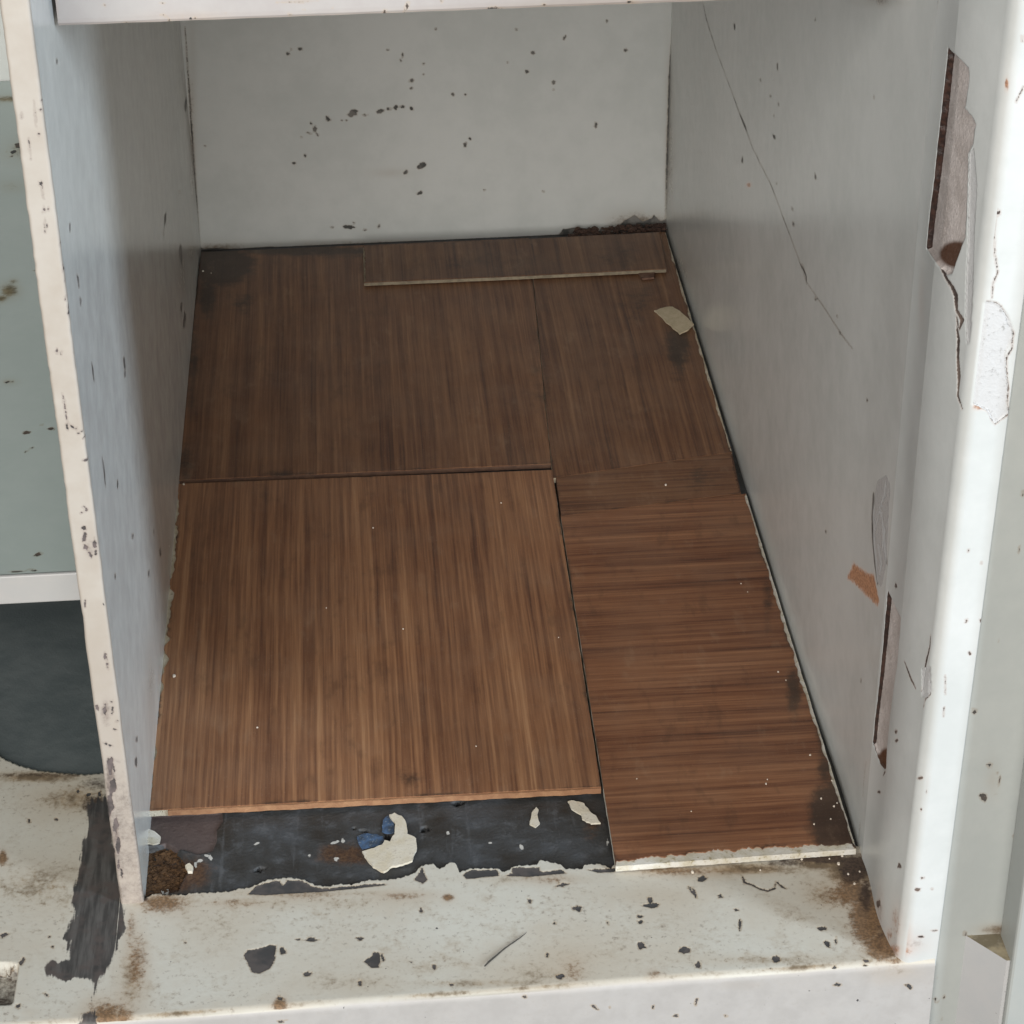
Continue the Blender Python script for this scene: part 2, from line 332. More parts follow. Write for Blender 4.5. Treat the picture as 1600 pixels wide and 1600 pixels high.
Yg = np.array([r[0] for r in rows]).T; Zg = np.array([r[1] for r in rows]).T; Xg = np.repeat(xs[:, None], Yg.shape[1], 1)
Yg = np.concatenate([Yg[:, :1]+.0003, Yg], 1); Zg = np.concatenate([np.full((len(xs), 1), ZF-.001), Zg], 1); Xg = np.concatenate([Xg[:, :1], Xg], 1)
V = np.stack([Xg.ravel(), Yg.ravel(), Zg.ravel()], 1)
tar = sc4([(478, 420), (488, 370), (500, 392), (512, 340), (530, 372), (545, 330), (562, 365), (580, 322), (602, 350), (640, 600), (670, 800), (690, 930), (690, 1010), (715, 1060), (690, 1110), (650, 1130), (655, 1180), (610, 1270), (570, 1330), (545, 1400), (520, 1500), (540, 1560), (520, 1640), (420, 1640), (455, 1540), (515, 1520),
           (510, 1370), (480, 1350), (420, 1350), (320, 1365), (260, 1320), (245, 1285), (290, 1240), (380, 1235), (375, 1140), (335, 1125), (370, 1075), (400, 1000), (400, 920), (430, 800), (440, 700), (450, 580), (470, 560), (475, 480)], *C4)
S = [sc4([(1355, 1220), (1375, 1190), (1460, 1175), (1500, 1160), (1535, 1165), (1525, 1215), (1530, 1235), (1500, 1290), (1440, 1320), (1400, 1310), (1380, 1270)], *C4),
     sc4([(598, 1250), (640, 1225), (660, 1195), (685, 1200), (690, 1250), (680, 1285), (640, 1285)], *C5), sc4([(695, 1205), (718, 1240), (705, 1252), (692, 1225)], *C5),
     ell(486, 1468, 11, 2.4, 2), ell(466, 1468, 4, 1.6), ell(562, 1466, 5, 2.6, 15), ell(442, 1485, 4, 6), ell(480, 1522, 6, 3, -20), ell(678, 1510, 3, 4, -30), ell(658, 1423, 2.5, 3.5), ell(827, 1408, 2, 4, -30), ell(563, 1535, 3, 4),
     ell(880, 1383, 8, 3.5, -10), ell(1020, 1415, 16, 4, -8), ell(1016, 1408, 5, 4), ell(897, 1421, 4, 2), ell(905, 1421, 4, 4), ell(1000, 1433, 4, 2, 15), ell(1000, 1441, 4, 3.5), ell(1002, 1478, 6, 5.5), ell(1069, 1486, 8, 5),
     ell(1213, 1499, 7, 5, 20), ell(1098, 1373, 7, 4, -20), ell(1085, 1395, 2.6, 7, -25), ell(1126, 1400, 3.5, 3), ell(1156, 1444, 2, 8), ell(1091, 1508, 5, 5), ell(949, 1442, 1.6, 3), ell(866, 1444, 2.6, 1.6), ell(855, 1492, 2.5, 3.5), ell(875, 1526, 6, 4),
     ell(1151, 1421, 3.5, 2.5), ell(1284, 1451, 6, 3), ell(1292, 1475, 3.5, 6, -25), ell(1306, 1470, 1.5, 5), ell(1307, 1512, 6, 3, 25), ell(1355, 1501, 6, 2), ell(1355, 1507, 5, 1.4), ell(6, 1460, 6, 3.5, -25), ell(35, 1500, 3, 7, 30), ell(71, 1553, 2, 4, -30),
     ell(28, 1573, 4, 3, -25), ell(82, 1479, 1.8, 1.6), ell(77, 1462, 1.8, 1.6), ell(46, 1284, 2, 3), ell(88, 1281, 2, 2), ell(122, 1237, 3, 3), ell(138, 1242, 3, 3), ell(155, 1242, 3, 3), ell(126, 1207, 4, 2), ell(289, 1472, 2, 1.8), ell(438, 1560, 4, 3), ell(503, 1574, 5, 2),
     ell(705, 1538, 3, 2),
     line([(1160, 1370), (1163, 1378), (1176, 1383), (1188, 1389), (1200, 1392), (1210, 1388), (1213, 1378), (1222, 1386), (1229, 1389)], 2.4), line([(1075, 1384), (1080, 1392), (1088, 1400)], 3)]
bare = [sc4([(0, 835), (60, 815), (130, 803), (150, 832), (180, 803), (250, 803), (330, 842), (400, 848), (480, 837), (700, 817), (720, 827), (540, 847), (360, 865), (150, 877), (40, 885), (-40, 880)], *C5),
        sc4([(1150, 775), (1190, 748), (1340, 748), (1350, 780), (1170, 797)], *C5), sc4([(880, 800), (925, 735), (950, 800), (930, 820)], *C5), sc4([(1390, 780), (1450, 750), (1560, 745), (1600, 770), (1500, 785)], *C5),
        sc4([(0, 735), (150, 735), (155, 760), (280, 745), (300, 765), (100, 785), (0, 780)], *C6), sc4([(420, 745), (580, 735), (570, 755), (480, 760)], *C6)]
allbare = S+bare
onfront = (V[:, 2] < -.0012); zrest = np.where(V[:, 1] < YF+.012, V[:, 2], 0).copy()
FR = [ell(*a) for a in [(1307, 1512, 6, 3, 25), (820, 1560, 2, 1.5), (930, 1577, 7, 1.8, 35), (1089, 1570, 1.8, 5, 15), (1057, 1591, 4, 2, -20), (1135, 1592, 2, 2), (1102, 1533, 3, 1.2), (440, 1594, 8, 1.6, -5), (1021, 1578, 1.6, 3, 20), (953, 1577, 1.5, 1.5), (1422, 1548, 5, 3, 30), (1310, 1546, 5, 2), (1335, 1518, 2, 2)]]
chip = np.where(onfront, field(V, 1, YF-.003, FR), field(V, 2, 0, allbare))
tarf = np.where(onfront, -6, field(V, 2, 0, [jag(tar, 1.5, 6)], .008))
tarf = np.where(onfront & (np.abs(V[:, 0]-at(135, 1595, 2, 0)[0]) < .004), 1.0, tarf)
rust = soft(V, 2, 0, [(1380, 1478, 32, 26, 1.2), (1356, 1430, 34, 60, 1.1), (1330, 1395, 40, 30, .9), (1310, 1400, 45, 25, .55), (438, 1572, 16, 18, .95), (455, 1578, 20, 8, .8), (700, 1403, 12, 8, .85), (5, 1340, 9, 14, 1.0), (895, 1518, 22, 22, .50), (1022, 1522, 18, 10, .5),
                      (190, 1590, 22, 45, .62), (205, 1450, 14, 40, .5), (470, 1400, 70, 9, .5), (630, 1400, 60, 9, .55), (360, 1412, 60, 9, .45), (255, 1412, 50, 20, .75), (215, 1500, 22, 60, .6), (165, 1585, 40, 30, .75), (860, 1375, 40, 12, .5), (1060, 1362, 90, 10, .62), (1400, 1500, 14, 8, .7)])
grime = soft(V, 2, 0, [(1335, 1360, 60, 32, 1.15), (1290, 1348, 60, 14, 1.2), (1375, 1440, 26, 60, 1.1), (1290, 1400, 70, 40, .62), (1170, 1358, 100, 12, .95), (1040, 1358, 80, 8, .8), (250, 1405, 60, 14, .7), (205, 1520, 30, 90, .66), (180, 1590, 60, 30, .7),
                       (60, 1380, 110, 55, .62), (120, 1250, 80, 30, .75), (60, 1215, 90, 12, .95), (900, 1500, 90, 30, .45), (560, 1535, 160, 26, .48), (1200, 1500, 160, 12, .6), (760, 1535, 200, 10, .6), (470, 1395, 220, 10, .55), (820, 1375, 120, 10, .5), (330, 1450, 90, 60, .42), (640, 1510, 260, 40, .34), (860, 1520, 120, 30, .5), (1240, 1430, 90, 50, .42), (60, 1480, 80, 60, .22), (480, 1410, 260, 16, .42), (1000, 1400, 140, 16, .3)])
crease = np.exp(-((Yg-(yfr+rad*.6)[:, None])/.0014)**2).ravel()*(.45+.35*np.sin(V[:, 0]*90)*np.sin(V[:, 0]*37+1)); grime = np.maximum(grime, crease)
grime = np.where(onfront, np.maximum(soft(V, 1, YF-.003, [(1400, 1525, 60, 22, .4), (1160, 1545, 40, 8, .25)]), crease), grime); rust = np.where(onfront, 0, rust)
dz = -.0003*np.clip((chip+.15)/.4, 0, 1)
rec = field(V, 2, 0, [[(-40, 1503), (27, 1507), (29, 1510), (20, 1566), (15, 1569), (-40, 1571)]])
dz = dz-.007*np.clip((rec+.1)/.5, 0, 1)*(~onfront)
V[:, 2] += np.where(onfront, 0, dz)+.00045*np.sin(V[:, 0]*31+V[:, 1]*40)*np.sin(V[:, 0]*17+2)*(~onfront)
chip = np.maximum(chip, np.where((rec > 0) & (rec < .9), rec, -6))
rust = np.maximum(rust, np.where((rec > 0) & (V[:, 1] < at(10, 1548, 2, 0)[1]), .8, 0)); 
soot = soft(V, 2, 0, [(1335, 1358, 32, 30, 1.1), (1290, 1342, 60, 10, 1.1), (1352, 1400, 16, 40, .8), (1375, 1462, 14, 34, .55), (1230, 1348, 60, 8, .7), (1180, 1357, 60, 8, .55), (150, 1225, 30, 14, .6), (150, 1258, 30, 20, .85), (222, 1404, 14, 6, .9), (60, 1212, 120, 5, .55), (260, 1396, 30, 6, .6)])
soot = np.where(onfront, 0, np.maximum(soot, np.where(rec > -.1, np.clip(.55+.2*(V[:, 1] < at(10, 1548, 2, 0)[1]), 0, 1), 0)))  # inside of the recess darkened as well, more towards its front
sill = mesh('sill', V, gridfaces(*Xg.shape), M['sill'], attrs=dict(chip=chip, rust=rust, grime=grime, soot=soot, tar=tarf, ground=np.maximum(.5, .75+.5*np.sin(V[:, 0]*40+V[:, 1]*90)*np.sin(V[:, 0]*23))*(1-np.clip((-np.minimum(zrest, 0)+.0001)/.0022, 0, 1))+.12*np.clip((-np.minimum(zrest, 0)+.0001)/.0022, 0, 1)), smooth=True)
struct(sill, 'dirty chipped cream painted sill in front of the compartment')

# ---- back wall, both compartments
xs = np.concatenate([np.linspace(-.16, -.012, 40), np.linspace(-.01, W+.004, 400)]); zs = np.linspace(-.002, .375, 320)
X, Z = np.meshgrid(xs, zs, indexing='ij'); V = np.stack([X.ravel(), np.full(X.size, D), Z.ravel()], 1)
S = [ell(*a) for a in [(450, 84, 3, 2.5), (469, 77, 4, 2), (455, 77, 1.6, 1.4), (606, 78, 2, 1.5), (629, 86, 1.6, 3), (626, 94, 1.5, 2), (643, 126, 4, 2.5), (643, 138, 2, 2), (662, 100, 2, 1.5), (662, 116, 1.5, 1.5), (708, 148, 2.5, 2.5), (551, 177, 8, 5), (571, 180, 4, 1.5),
    (595, 173, 6, 3.2, -10), (608, 170, 4, 2), (618, 168, 3, 3.5), (628, 167, 4, 2.2), (643, 169, 4, 2.2, 20), (514, 187, 4, 2.5), (511, 184, 2, 3), (492, 201, 3, 5), (486, 193, 2.5, 2, 30), (483, 208, 4, 1.2, 15), (496, 211, 2, 1.6), (471, 214, 2, 1.5), (477, 243, 2.5, 2), (459, 255, 2.5, 2),
    (659, 259, 7, 4.5, -10), (634, 269, 2.5, 4, 25), (656, 301, 5, 2.4, -20), (727, 226, 2.6, 4, 20), (734, 217, 2.5, 2), (545, 355, 9, 3, 4), (553, 348, 2.5, 1), (519, 355, 3, 1.4), (570, 359, 2.5, 1.8), (592, 353, 1.8, 3, 20), (681, 45, 1.6, 1.6), (541, 188, 1.5, 1.2), (534, 188, 1.2, 1),
    (833, 82, 2.6, 2.6), (823, 112, 3, 3), (977, 78, 2.6, 2.6), (931, 195, 2.4, 5), (865, 128, 2.5, 3), (807, 46, 2, 2), (882, 59, 2, 4, 25), (727, 148, 1.5, 1.5), (793, 98, 1.2, 1.2), (865, 140, 1.4, 1.4), (948, 33, 1.4, 2.2), (320, 228, 1.6, 1.4), (849, 299, 2, 1.2), (757, 297, 2, 1)]]
S += [line([(300, 372), (306, 385), (318, 391), (345, 390), (360, 392), (420, 388), (470, 388)], 4), line([(470, 386), (570, 382), (700, 378), (800, 373), (880, 367)], 3.5),
      [(872, 368), (880, 358), (905, 355), (915, 362), (940, 360), (958, 363), (975, 345), (992, 336), (1004, 346), (1018, 341), (1022, 336), (1032, 346), (1045, 340), (1050, 372), (872, 380)],
      line([(1052, 20), (1046, 120), (1044, 200), (1042, 260), (1040, 345)], 2.6), line([(289, 42), (297, 160), (304, 270), (312, 380)], 2.0)]
chip = field(V, 1, D, S)
grime = soft(V, 1, D, [(345, 390, 60, 14, .7), (1000, 350, 60, 22, .75), (1044, 230, 6, 140, .62), (300, 220, 7, 160, .5), (730, 380, 330, 7, .6), (520, 384, 80, 7, .5), (615, 270, 40, 8, .25)])
struct(mesh('wall_back', V, gridfaces(len(xs), len(zs))[:, ::-1], M['back'], attrs=dict(chip=chip, grime=grime, rust=grime*0), smooth=True), 'pale grey back wall of the compartment with black specks')

# ---- right wall of the compartment
ys = np.linspace(-.0006, D+.003, 330); zs = np.linspace(-.003, .40, 330)
Yg, Zg = np.meshgrid(ys, zs, indexing='ij')
bow = .0009*np.exp(-((Yg-.05)/.04)**2)-.0006*np.exp(-((Yg-.16)/.07)**2)+.0004*np.sin(Zg*19)*np.sin(Yg*14)
V = np.stack([(W+bow).ravel(), Yg.ravel(), Zg.ravel()], 1)
S = [line([(1098, 0), (1104, 30), (1118, 75), (1140, 135), (1158, 185), (1176, 232), (1205, 290), (1228, 350), (1250, 405), (1262, 440)], 1.1), line([(1262, 440), (1290, 480), (1318, 525), (1332, 545)], 1.0), line([(1156, 178), (1163, 196), (1167, 206)], 2.2), line([(1255, 412), (1262, 432), (1262, 444)], 2.4)]
S += [ell(a[0], a[1], a[2]*.85, a[3]*.85, *a[4:]) for k_, a in enumerate([(1147, 41, 1.8, 5), (1214, 103, 1.4, 6), (1187, 125, 1.6, 3), (1203, 150, 1.6, 2), (1216, 163, 1.4, 3, -20), (1209, 181, 1.4, 2), (1209, 213, 2, 4, -20), (1160, 250, 1.7, 6), (1277, 276, 2, 5, -15), (1241, 350, 2, 4, -20), (1214, 287, 1.4, 2), (1239, 326, 1.4, 4, -40), (1276, 30, 1.6, 3),
    (1365, 152, 1.6, 3), (1278, 275, 1.6, 4, -15), (1277, 467, 2, 2), (1222, 507, 2, 3), (1237, 748, 1.6, 4, -10), (1342, 1064, 1.6, 3), (1303, 812, 2, 2.5), (1296, 898, 1.4, 4), (1290, 830, 1.4, 3), (1360, 450, 1.6, 1.4), (1392, 452, 1.4, 1.6), (1314, 520, 1.4, 2.5), (1315, 547, 1.5, 8, -25), (1302, 525, 1.3, 2), (1352, 625, 1.5, 3), (1390, 570, 1.3, 5), (1332, 460, 2, 2), (1310, 494, 1.6, 2.2), (1385, 692, 1.3, 5, -20)]) if k_ < 14 or k_ % 3 == 0]
S += [line([(1384, 745), (1380, 775), (1372, 800), (1365, 830)], 3.4), line([(1362, 770), (1361, 805), (1362, 840), (1366, 880), (1370, 915)], 4.6), line([(1376, 800), (1381, 850), (1385, 882)], 3.8), line([(1372, 790), (1381, 830), (1377, 862)], 3), line([(1370, 850), (1376, 880), (1373, 900)], 3.6), line([(1388, 750), (1386, 800)], 1.6)]
peelw = field(V, 0, W, [[(1368, 752), (1384, 742), (1391, 760), (1388, 800), (1386, 850), (1383, 890), (1376, 918), (1369, 910), (1362, 850), (1361, 800)]])
S += [line([(1352, 1190), (1349, 1215), (1347, 1245)], 1.6), line([(1343, 1285), (1341, 1310)], 2.0)]
chip = field(V, 0, W, S)
grime = soft(V, 0, W, [(1046, 250, 10, 130, .5), (1100, 600, 20, 80, .38), (1200, 940, 16, 120, .35), (1060, 420, 30, 40, .45), (1150, 740, 20, 50, .4), (1310, 1250, 16, 60, .35), (1375, 2, 40, 10, .5)])
rust = field(V, 0, W, [sc4([(480, 410), (520, 325), (600, 380), (655, 400), (690, 560), (680, 585), (600, 520), (540, 460)], *C8)])
rust = np.where(rust > -.8, np.clip(.50+rust*.16, 0, .85), 0); rust = np.maximum(rust, soft(V, 0, W, [(1170, 289, 4, 4, 1.0)]))
struct(mesh('wall_right', V, gridfaces(len(ys), len(zs))[:, ::-1], M['wallr'], attrs=dict(chip=chip, grime=grime, rust=rust, peel=peelw, slot=np.full(len(V), -6.)), smooth=True), 'grey painted right wall of the compartment with a long diagonal scratch')

# ---- right post (face frame) with two slots hacked into it
prof = []                   # plan of the visible faces: inner side, rounded corner, front face
NI = 230
for y in np.concatenate([np.linspace(-.0004, -.042, 190), np.linspace(-.0425, -.0585, 40)]):
    u = -y/.0585
    prof.append((W+.0007*math.sin(u*math.pi*2.0+.6)-.0004+.0012*max(0, u-.55)**2*4, y))
c0 = prof[-1]
for a in np.linspace(0, math.pi/2, 12)[1:]: prof.append((c0[0]+.005*(1-math.cos(a)), c0[1]-.005*math.sin(a)))
c1 = prof[-1]
for k in np.linspace(0, 1, 34)[1:]: prof.append((c1[0]+(.3172-c1[0])*k, c1[1]+.0008*k))
prof.append((.3172, -.01)); prof = np.array(prof); n_p = len(prof)
zs = np.linspace(-.004, .42, 800)
PX = np.repeat(prof[:, 0][:, None], len(zs), 1); PY = np.repeat(prof[:, 1][:, None], len(zs), 1); PZ = np.repeat(zs[None], n_p, 0)
PX = PX+np.clip((-PY-.03)/.03, 0, 1)*.0135*np.maximum(PZ, 0)
V = np.stack([PX.ravel(), PY.ravel(), PZ.ravel()], 1)
inner = np.repeat((np.arange(n_p) < NI+8)[:, None], len(zs), 1).ravel()
VI = CAM+(V-CAM)*((W-CAM[0])/(V[:, 0]-CAM[0]))[:, None]; VO = CAM+(V-CAM)*((YF+.001-CAM[1])/(V[:, 1]-CAM[1]))[:, None]
slotU = [(1481, 74), (1513, 106), (1514, 120), (1507, 170), (1520, 185), (1524, 195), (1520, 225), (1512, 240), (1511, 300), (1508, 370), (1502, 385), (1497, 400), (1487, 428), (1478, 430), (1465, 415), (1447, 388), (1451, 345), (1460, 270), (1469, 185), (1476, 120)]
slotL = sc4([(748, 490), (775, 550), (830, 660), (822, 780), (800, 1000), (770, 1220), (752, 1380), (742, 1500), (738, 1600), (728, 1610), (702, 1580), (676, 1510), (654, 1440), (664, 1330), (702, 1000), (727, 720)], *C8)
smooth_slots = [slotU, slotL]; slotU, slotL = jag(slotU, .4, 9), jag(slotL, .4, 9)
slot = np.where(inner, field(VI, 0, W, [slotU, slotL]), -6)
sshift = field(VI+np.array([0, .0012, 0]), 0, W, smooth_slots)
crack = [line([(1470, 418), (1478, 435), (1488, 450), (1493, 462), (1494, 485), (1503, 500), (1498, 515)], 5.5), line([(1494, 508), (1497, 530), (1496, 560), (1498, 590), (1496, 618), (1503, 640)], 3.6), line([(1494, 495), (1497, 512)], 3)]
side = crack+[ell(1374, 1238, 3, 2), line([(1383, 1205), (1380, 1212)], 3), line([(1413, 1033), (1418, 1046), (1424, 1062), (1431, 1076)], 2), line([(1454, 992), (1453, 1010), (1448, 1030), (1444, 1050), (1440, 1080)], 2.2), line([(1450, 1045), (1452, 1070), (1454, 1085), (1446, 1092), (1443, 1105)], 1.6),
    ell(1400, 1143, 2, 3), ell(1401, 1157, 3, 2), ell(1405, 1353, 3, 4), ell(1373, 1412, 3, 5), ell(1487, 904, 1.5, 1.5), ell(1400, 915, 2, 4), line([(1365, 760), (1361, 800), (1362, 840), (1367, 880), (1371, 915)], 3.0), line([(1376, 810), (1381, 850), (1385, 880)], 2.2),
    line([(1384, 745), (1380, 775), (1372, 800)], 2), line([(1375, 790), (1384, 830), (1382, 860)], 1.6), line([(1372, 820), (1378, 845)], 1.6), line([(1448, 0), (1456, 8), (1463, 16), (1466, 0)], 1.0), ell(1440, 1265, 2, 1.6), ell(1438, 1216, 5, 2.4)]
frontm = [line([(1583, -5), (1586, 18), (1576, 28), (1572, 60), (1568, 90), (1571, 102)], 3.2), line([(1599, 135), (1592, 150), (1588, 160)], 2), ell(1548, 316, 1.6, 2.2), line([(1556, 337), (1553, 365), (1555, 400), (1559, 425), (1552, 442), (1550, 465)], 1.5),
    line([(1538, 470), (1556, 473), (1563, 478), (1572, 495), (1574, 506), (1583, 520), (1581, 545), (1572, 560), (1572, 580), (1575, 605), (1574, 630), (1577, 646), (1555, 663)], 1.5), line([(1507, 632), (1515, 628), (1530, 634), (1545, 643), (1550, 655), (1555, 663)], 1.8),
    ell(1559, 883, 1.2, 2), ell(1534, 880, 1, 1.5), ell(1533, 970, 2, 2), ell(1510, 970, 1.6, 2.4), ell(1515, 1020, 1.6, 3), ell(1513, 860, 1, 2), line([(1477, 1055), (1477, 1085)], 1.2), line([(1475, 1105), (1474, 1120)], 1.2), ell(1440, 1218, 6, 3), ell(1442, 1237, 4, 3), ell(1441, 1372, 3, 1.4), ell(1456, 1389, 1.4, 1.4), ell(1460, 1454, 4, 1.2), ell(1438, 1464, 4, 1.6), ell(1434, 1390, 4, 3), ell(1597, 60, 1, 5), ell(1560, 332, 3, 4), ell(1580, 640, 2, 1.5)]
chip = np.where(inner, field(VI, 0, W, side), field(VO, 1, YF+.001, frontm))
peel = np.maximum(np.where(inner, -6, field(VO, 1, YF+.001, [sc4([(940, 685), (1000, 685), (1050, 712), (1100, 770), (1130, 850), (1130, 910), (1085, 1010), (1090, 1110), (1100, 1200), (1090, 1320), (1105, 1380), (1020, 1450), (990, 1410), (970, 1370), (900, 1335), (850, 1322), (880, 1150), (900, 1000), (930, 850)], *CR)])),
                  np.where(inner, field(VI, 0, W, [[(1365, 755), (1384, 745), (1390, 790), (1386, 830), (1384, 880), (1376, 915), (1370, 900), (1362, 840)], sc4([(960, 980), (1010, 960), (1020, 1120), (990, 1160), (960, 1150)], *C8), [(1514, 238), (1521, 232), (1526, 290), (1522, 360), (1520, 430), (1516, 520), (1511, 545), (1508, 500), (1509, 440), (1512, 380)]]), -6))
rust = np.maximum(np.where(inner, soft(VI, 0, W, [(1398, 1484, 12, 12, .6), (1390, 1460, 8, 16, .5), (1573, 132, 3, 10, 1.1), (1400, 1440, 12, 40, .45)]), soft(VO, 1, YF+.001, [(1412, 1485, 16, 8, .7), (1573, 132, 4, 12, 1.0), (1530, 636, 14, 5, .75), (1415, 1460, 10, 25, .45)])), 0)
grime = np.maximum(soft(VI, 0, W, [(1375, 1420, 8, 50, .5), (1395, 1490, 10, 16, .7), (1340, 1300, 4, 120, .3), (1440, 470, 6, 60, .3)])*inner, soft(VO, 1, YF+.001, [(1430, 1475, 30, 25, .45), (1440, 1225, 10, 20, .45)])*(~inner))
deep = np.clip((slot+.05)/.85, 0, 1)*np.clip((-V[:, 1]-.0004)/.0012, 0, 1); line_d = field(VI, 0, W, crack)*inner-6*(~inner)
V[:, 0] += deep*(np.where(V[:, 2] > .2, .0021, .0014)+.0002*np.sin(V[:, 2]*60)+rng.normal(0, .00006, len(V)))+.0005*np.clip((line_d+.1)/.4, 0, 1)
V[:, 1] += (~inner)*.0004*np.clip((peel+.1)/.3, 0, 1)
V[:, 0] += inner*.0004*np.clip((peel+.1)/.3, 0, 1)
def peel_nodes(m):
    t = NT.__new__(NT); t.m = m; t.t = m.node_tree; t.b = t.t.nodes['Principled BSDF']; t.tc = t.n('ShaderNodeTexCoord').outputs['Object']
    src = t.b.inputs['Base Color'].links[0].from_socket
    f = t.noise(420, 5, .7); g = t.noise(90, 4, .6)
    pl = t.mp(t.mt('ADD', t.attr('peel'), t.mt('MULTIPLY', t.mt('SUBTRACT', f, .5), .9)), -.1, .12)
    c = t.mix(pl, src, t.mix(t.mp(f, .58, .70), (.56, .555, .55), (.36, .35, .34)))
    sl = t.mp(t.mt('ADD', t.attr('slot'), 0.), -.02, .10)
    bare_ = t.mix(t.mp(g, .38, .62), (.62, .555, .525), (.50, .44, .41)); bare_ = t.mix(t.mp(f, .64, .74), bare_, (.15, .10, .07))
    c = t.mix(sl, c, bare_)
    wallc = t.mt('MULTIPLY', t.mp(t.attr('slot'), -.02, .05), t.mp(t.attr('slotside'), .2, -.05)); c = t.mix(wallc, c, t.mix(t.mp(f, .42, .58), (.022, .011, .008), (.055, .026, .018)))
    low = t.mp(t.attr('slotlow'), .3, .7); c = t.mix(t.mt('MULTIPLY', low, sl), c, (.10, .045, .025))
    t.l(c, t.b.inputs['Base Color'])
    n0 = t.b.inputs['Normal'].links[0].from_socket; t.l(t.bump(t.mt('MULTIPLY', f, t.mt('MAXIMUM', pl, sl)), .4, .0010, n0), t.b.inputs['Normal'])
peel_nodes(M['jamb']); peel_nodes(M['wallr'])
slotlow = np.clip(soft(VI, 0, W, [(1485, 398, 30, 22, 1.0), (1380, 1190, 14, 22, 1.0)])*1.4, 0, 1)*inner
struct(mesh('right_post', V, gridfaces(n_p, len(zs)), M['jamb'], attrs=dict(chip=chip, grime=grime, rust=rust, slot=slot, slotside=sshift, slotlow=slotlow, peel=peel), smooth=True), 'white front post on the right with two rough slots and peeling paint')

# ================================================================== THINGS
# ---- partition panel on the left
TP = .0088
part = thing('partition_panel', 'thin grey partition panel with a chipped cream front edge, left of the compartment', 'partition', (-TP/2, 0, ZF-.004))
ys = np.concatenate([np.linspace(.0004, .17, 150), np.linspace(.175, D-.0005, 120)]); zs = np.linspace(ZF-.004, .42, 330)
Yg, Zg = np.meshgrid(ys, zs, indexing='ij'); V = np.stack([(.0003*np.sin(Zg*23)*np.sin(Yg*15)).ravel(), Yg.ravel(), Zg.ravel()], 1)
S = [ell(*a) for a in [(88, 95, 1.6, 4), (122, 436, 1.6, 7, -8), (123, 446, 1.4, 4), (126, 470, 1.8, 6, -10), (109, 355, 1.5, 6), (195, 567, 1.7, 9, -8), (196, 585, 2, 5), (184, 756, 1.4, 7), (163, 735, 1.3, 20, -7), (207, 838, 1.6, 4), (240, 832, 1.8, 5), (180, 900, 1.6, 4), (146, 580, 1.2, 14, -7), (255, 365, 2, 2), (280, 300, 2, 2), (290, 165, 2.2, 12, 8),
    (258, 340, 1.5, 12, 4), (282, 400, 2.6, 14), (283, 480, 2, 10), (288, 500, 2, 14), (232, 895, 1.6, 5), (250, 862, 2, 6), (213, 1155, 2, 4), (212, 1190, 1.8, 8)]]
chip = field(V, 0, 0, S); grime = soft(V, 0, 0, [(300, 395, 14, 20, .5), (285, 420, 14, 60, .42), (300, 250, 7, 140, .42), (262, 860, 12, 60, .4), (235, 1060, 9, 90, .45), (226, 1330, 8, 40, .4)])
mesh('inner_face', V, gridfaces(len(ys), len(zs)), M['side'], part, attrs=dict(chip=chip, grime=grime, rust=grime*0), smooth=True)
V, F = box(-TP+.0003, -.0012, .0012, D-.0005, ZF-.004, .42)
mesh('panel_core', V, F, M['green'], part, attrs=dict(chip=np.full(8, -6.), grime=np.zeros(8), rust=np.zeros(8)))
# front edge: rounded strip with its own wobble and wear
zs = np.linspace(ZF-.004, .42, 700); ang = np.concatenate([np.linspace(0, math.pi/2, 6), np.linspace(math.pi/2, math.pi, 6)])
rows = []
k1 = rng.uniform(-1, 1, 200); k2 = rng.uniform(-1, 1, 200)
wob1 = lambda z: .6*np.interp(z*70, np.arange(200), np.roll(k1, 3))*np.interp(z*9, np.arange(200), np.abs(k2))+.4*np.interp(z*330, np.arange(200), k1)*np.interp(z*14, np.arange(200), np.abs(np.roll(k2, 50)))
wob2 = lambda z: wob1(z*.9+.05)
for z in zs:
    wl = .00045*wob1(z); wr = .0003*wob2(z)
    xl, xr = -TP-.0004+wl, .0004+wr; r = .0011
    row = [(xl, .004, z)]+[(xl+r-r*math.cos(a), -.0014+r-r*math.sin(a), z) for a in np.linspace(0, math.pi/2, 5)]
    row += [(xl+r+(xr-xl-2*r)*k, -.0014, z) for k in np.linspace(0, 1, 16)[1:-1]]
    row += [(xr-r+r*math.sin(a), -.0014+r-r*math.cos(a), z) for a in np.linspace(0, math.pi/2, 5)]+[(xr, .0011, z)]
    rows.append(row)
V = np.array(rows); nvr = V.shape[1]; V = V.reshape(-1, 3)
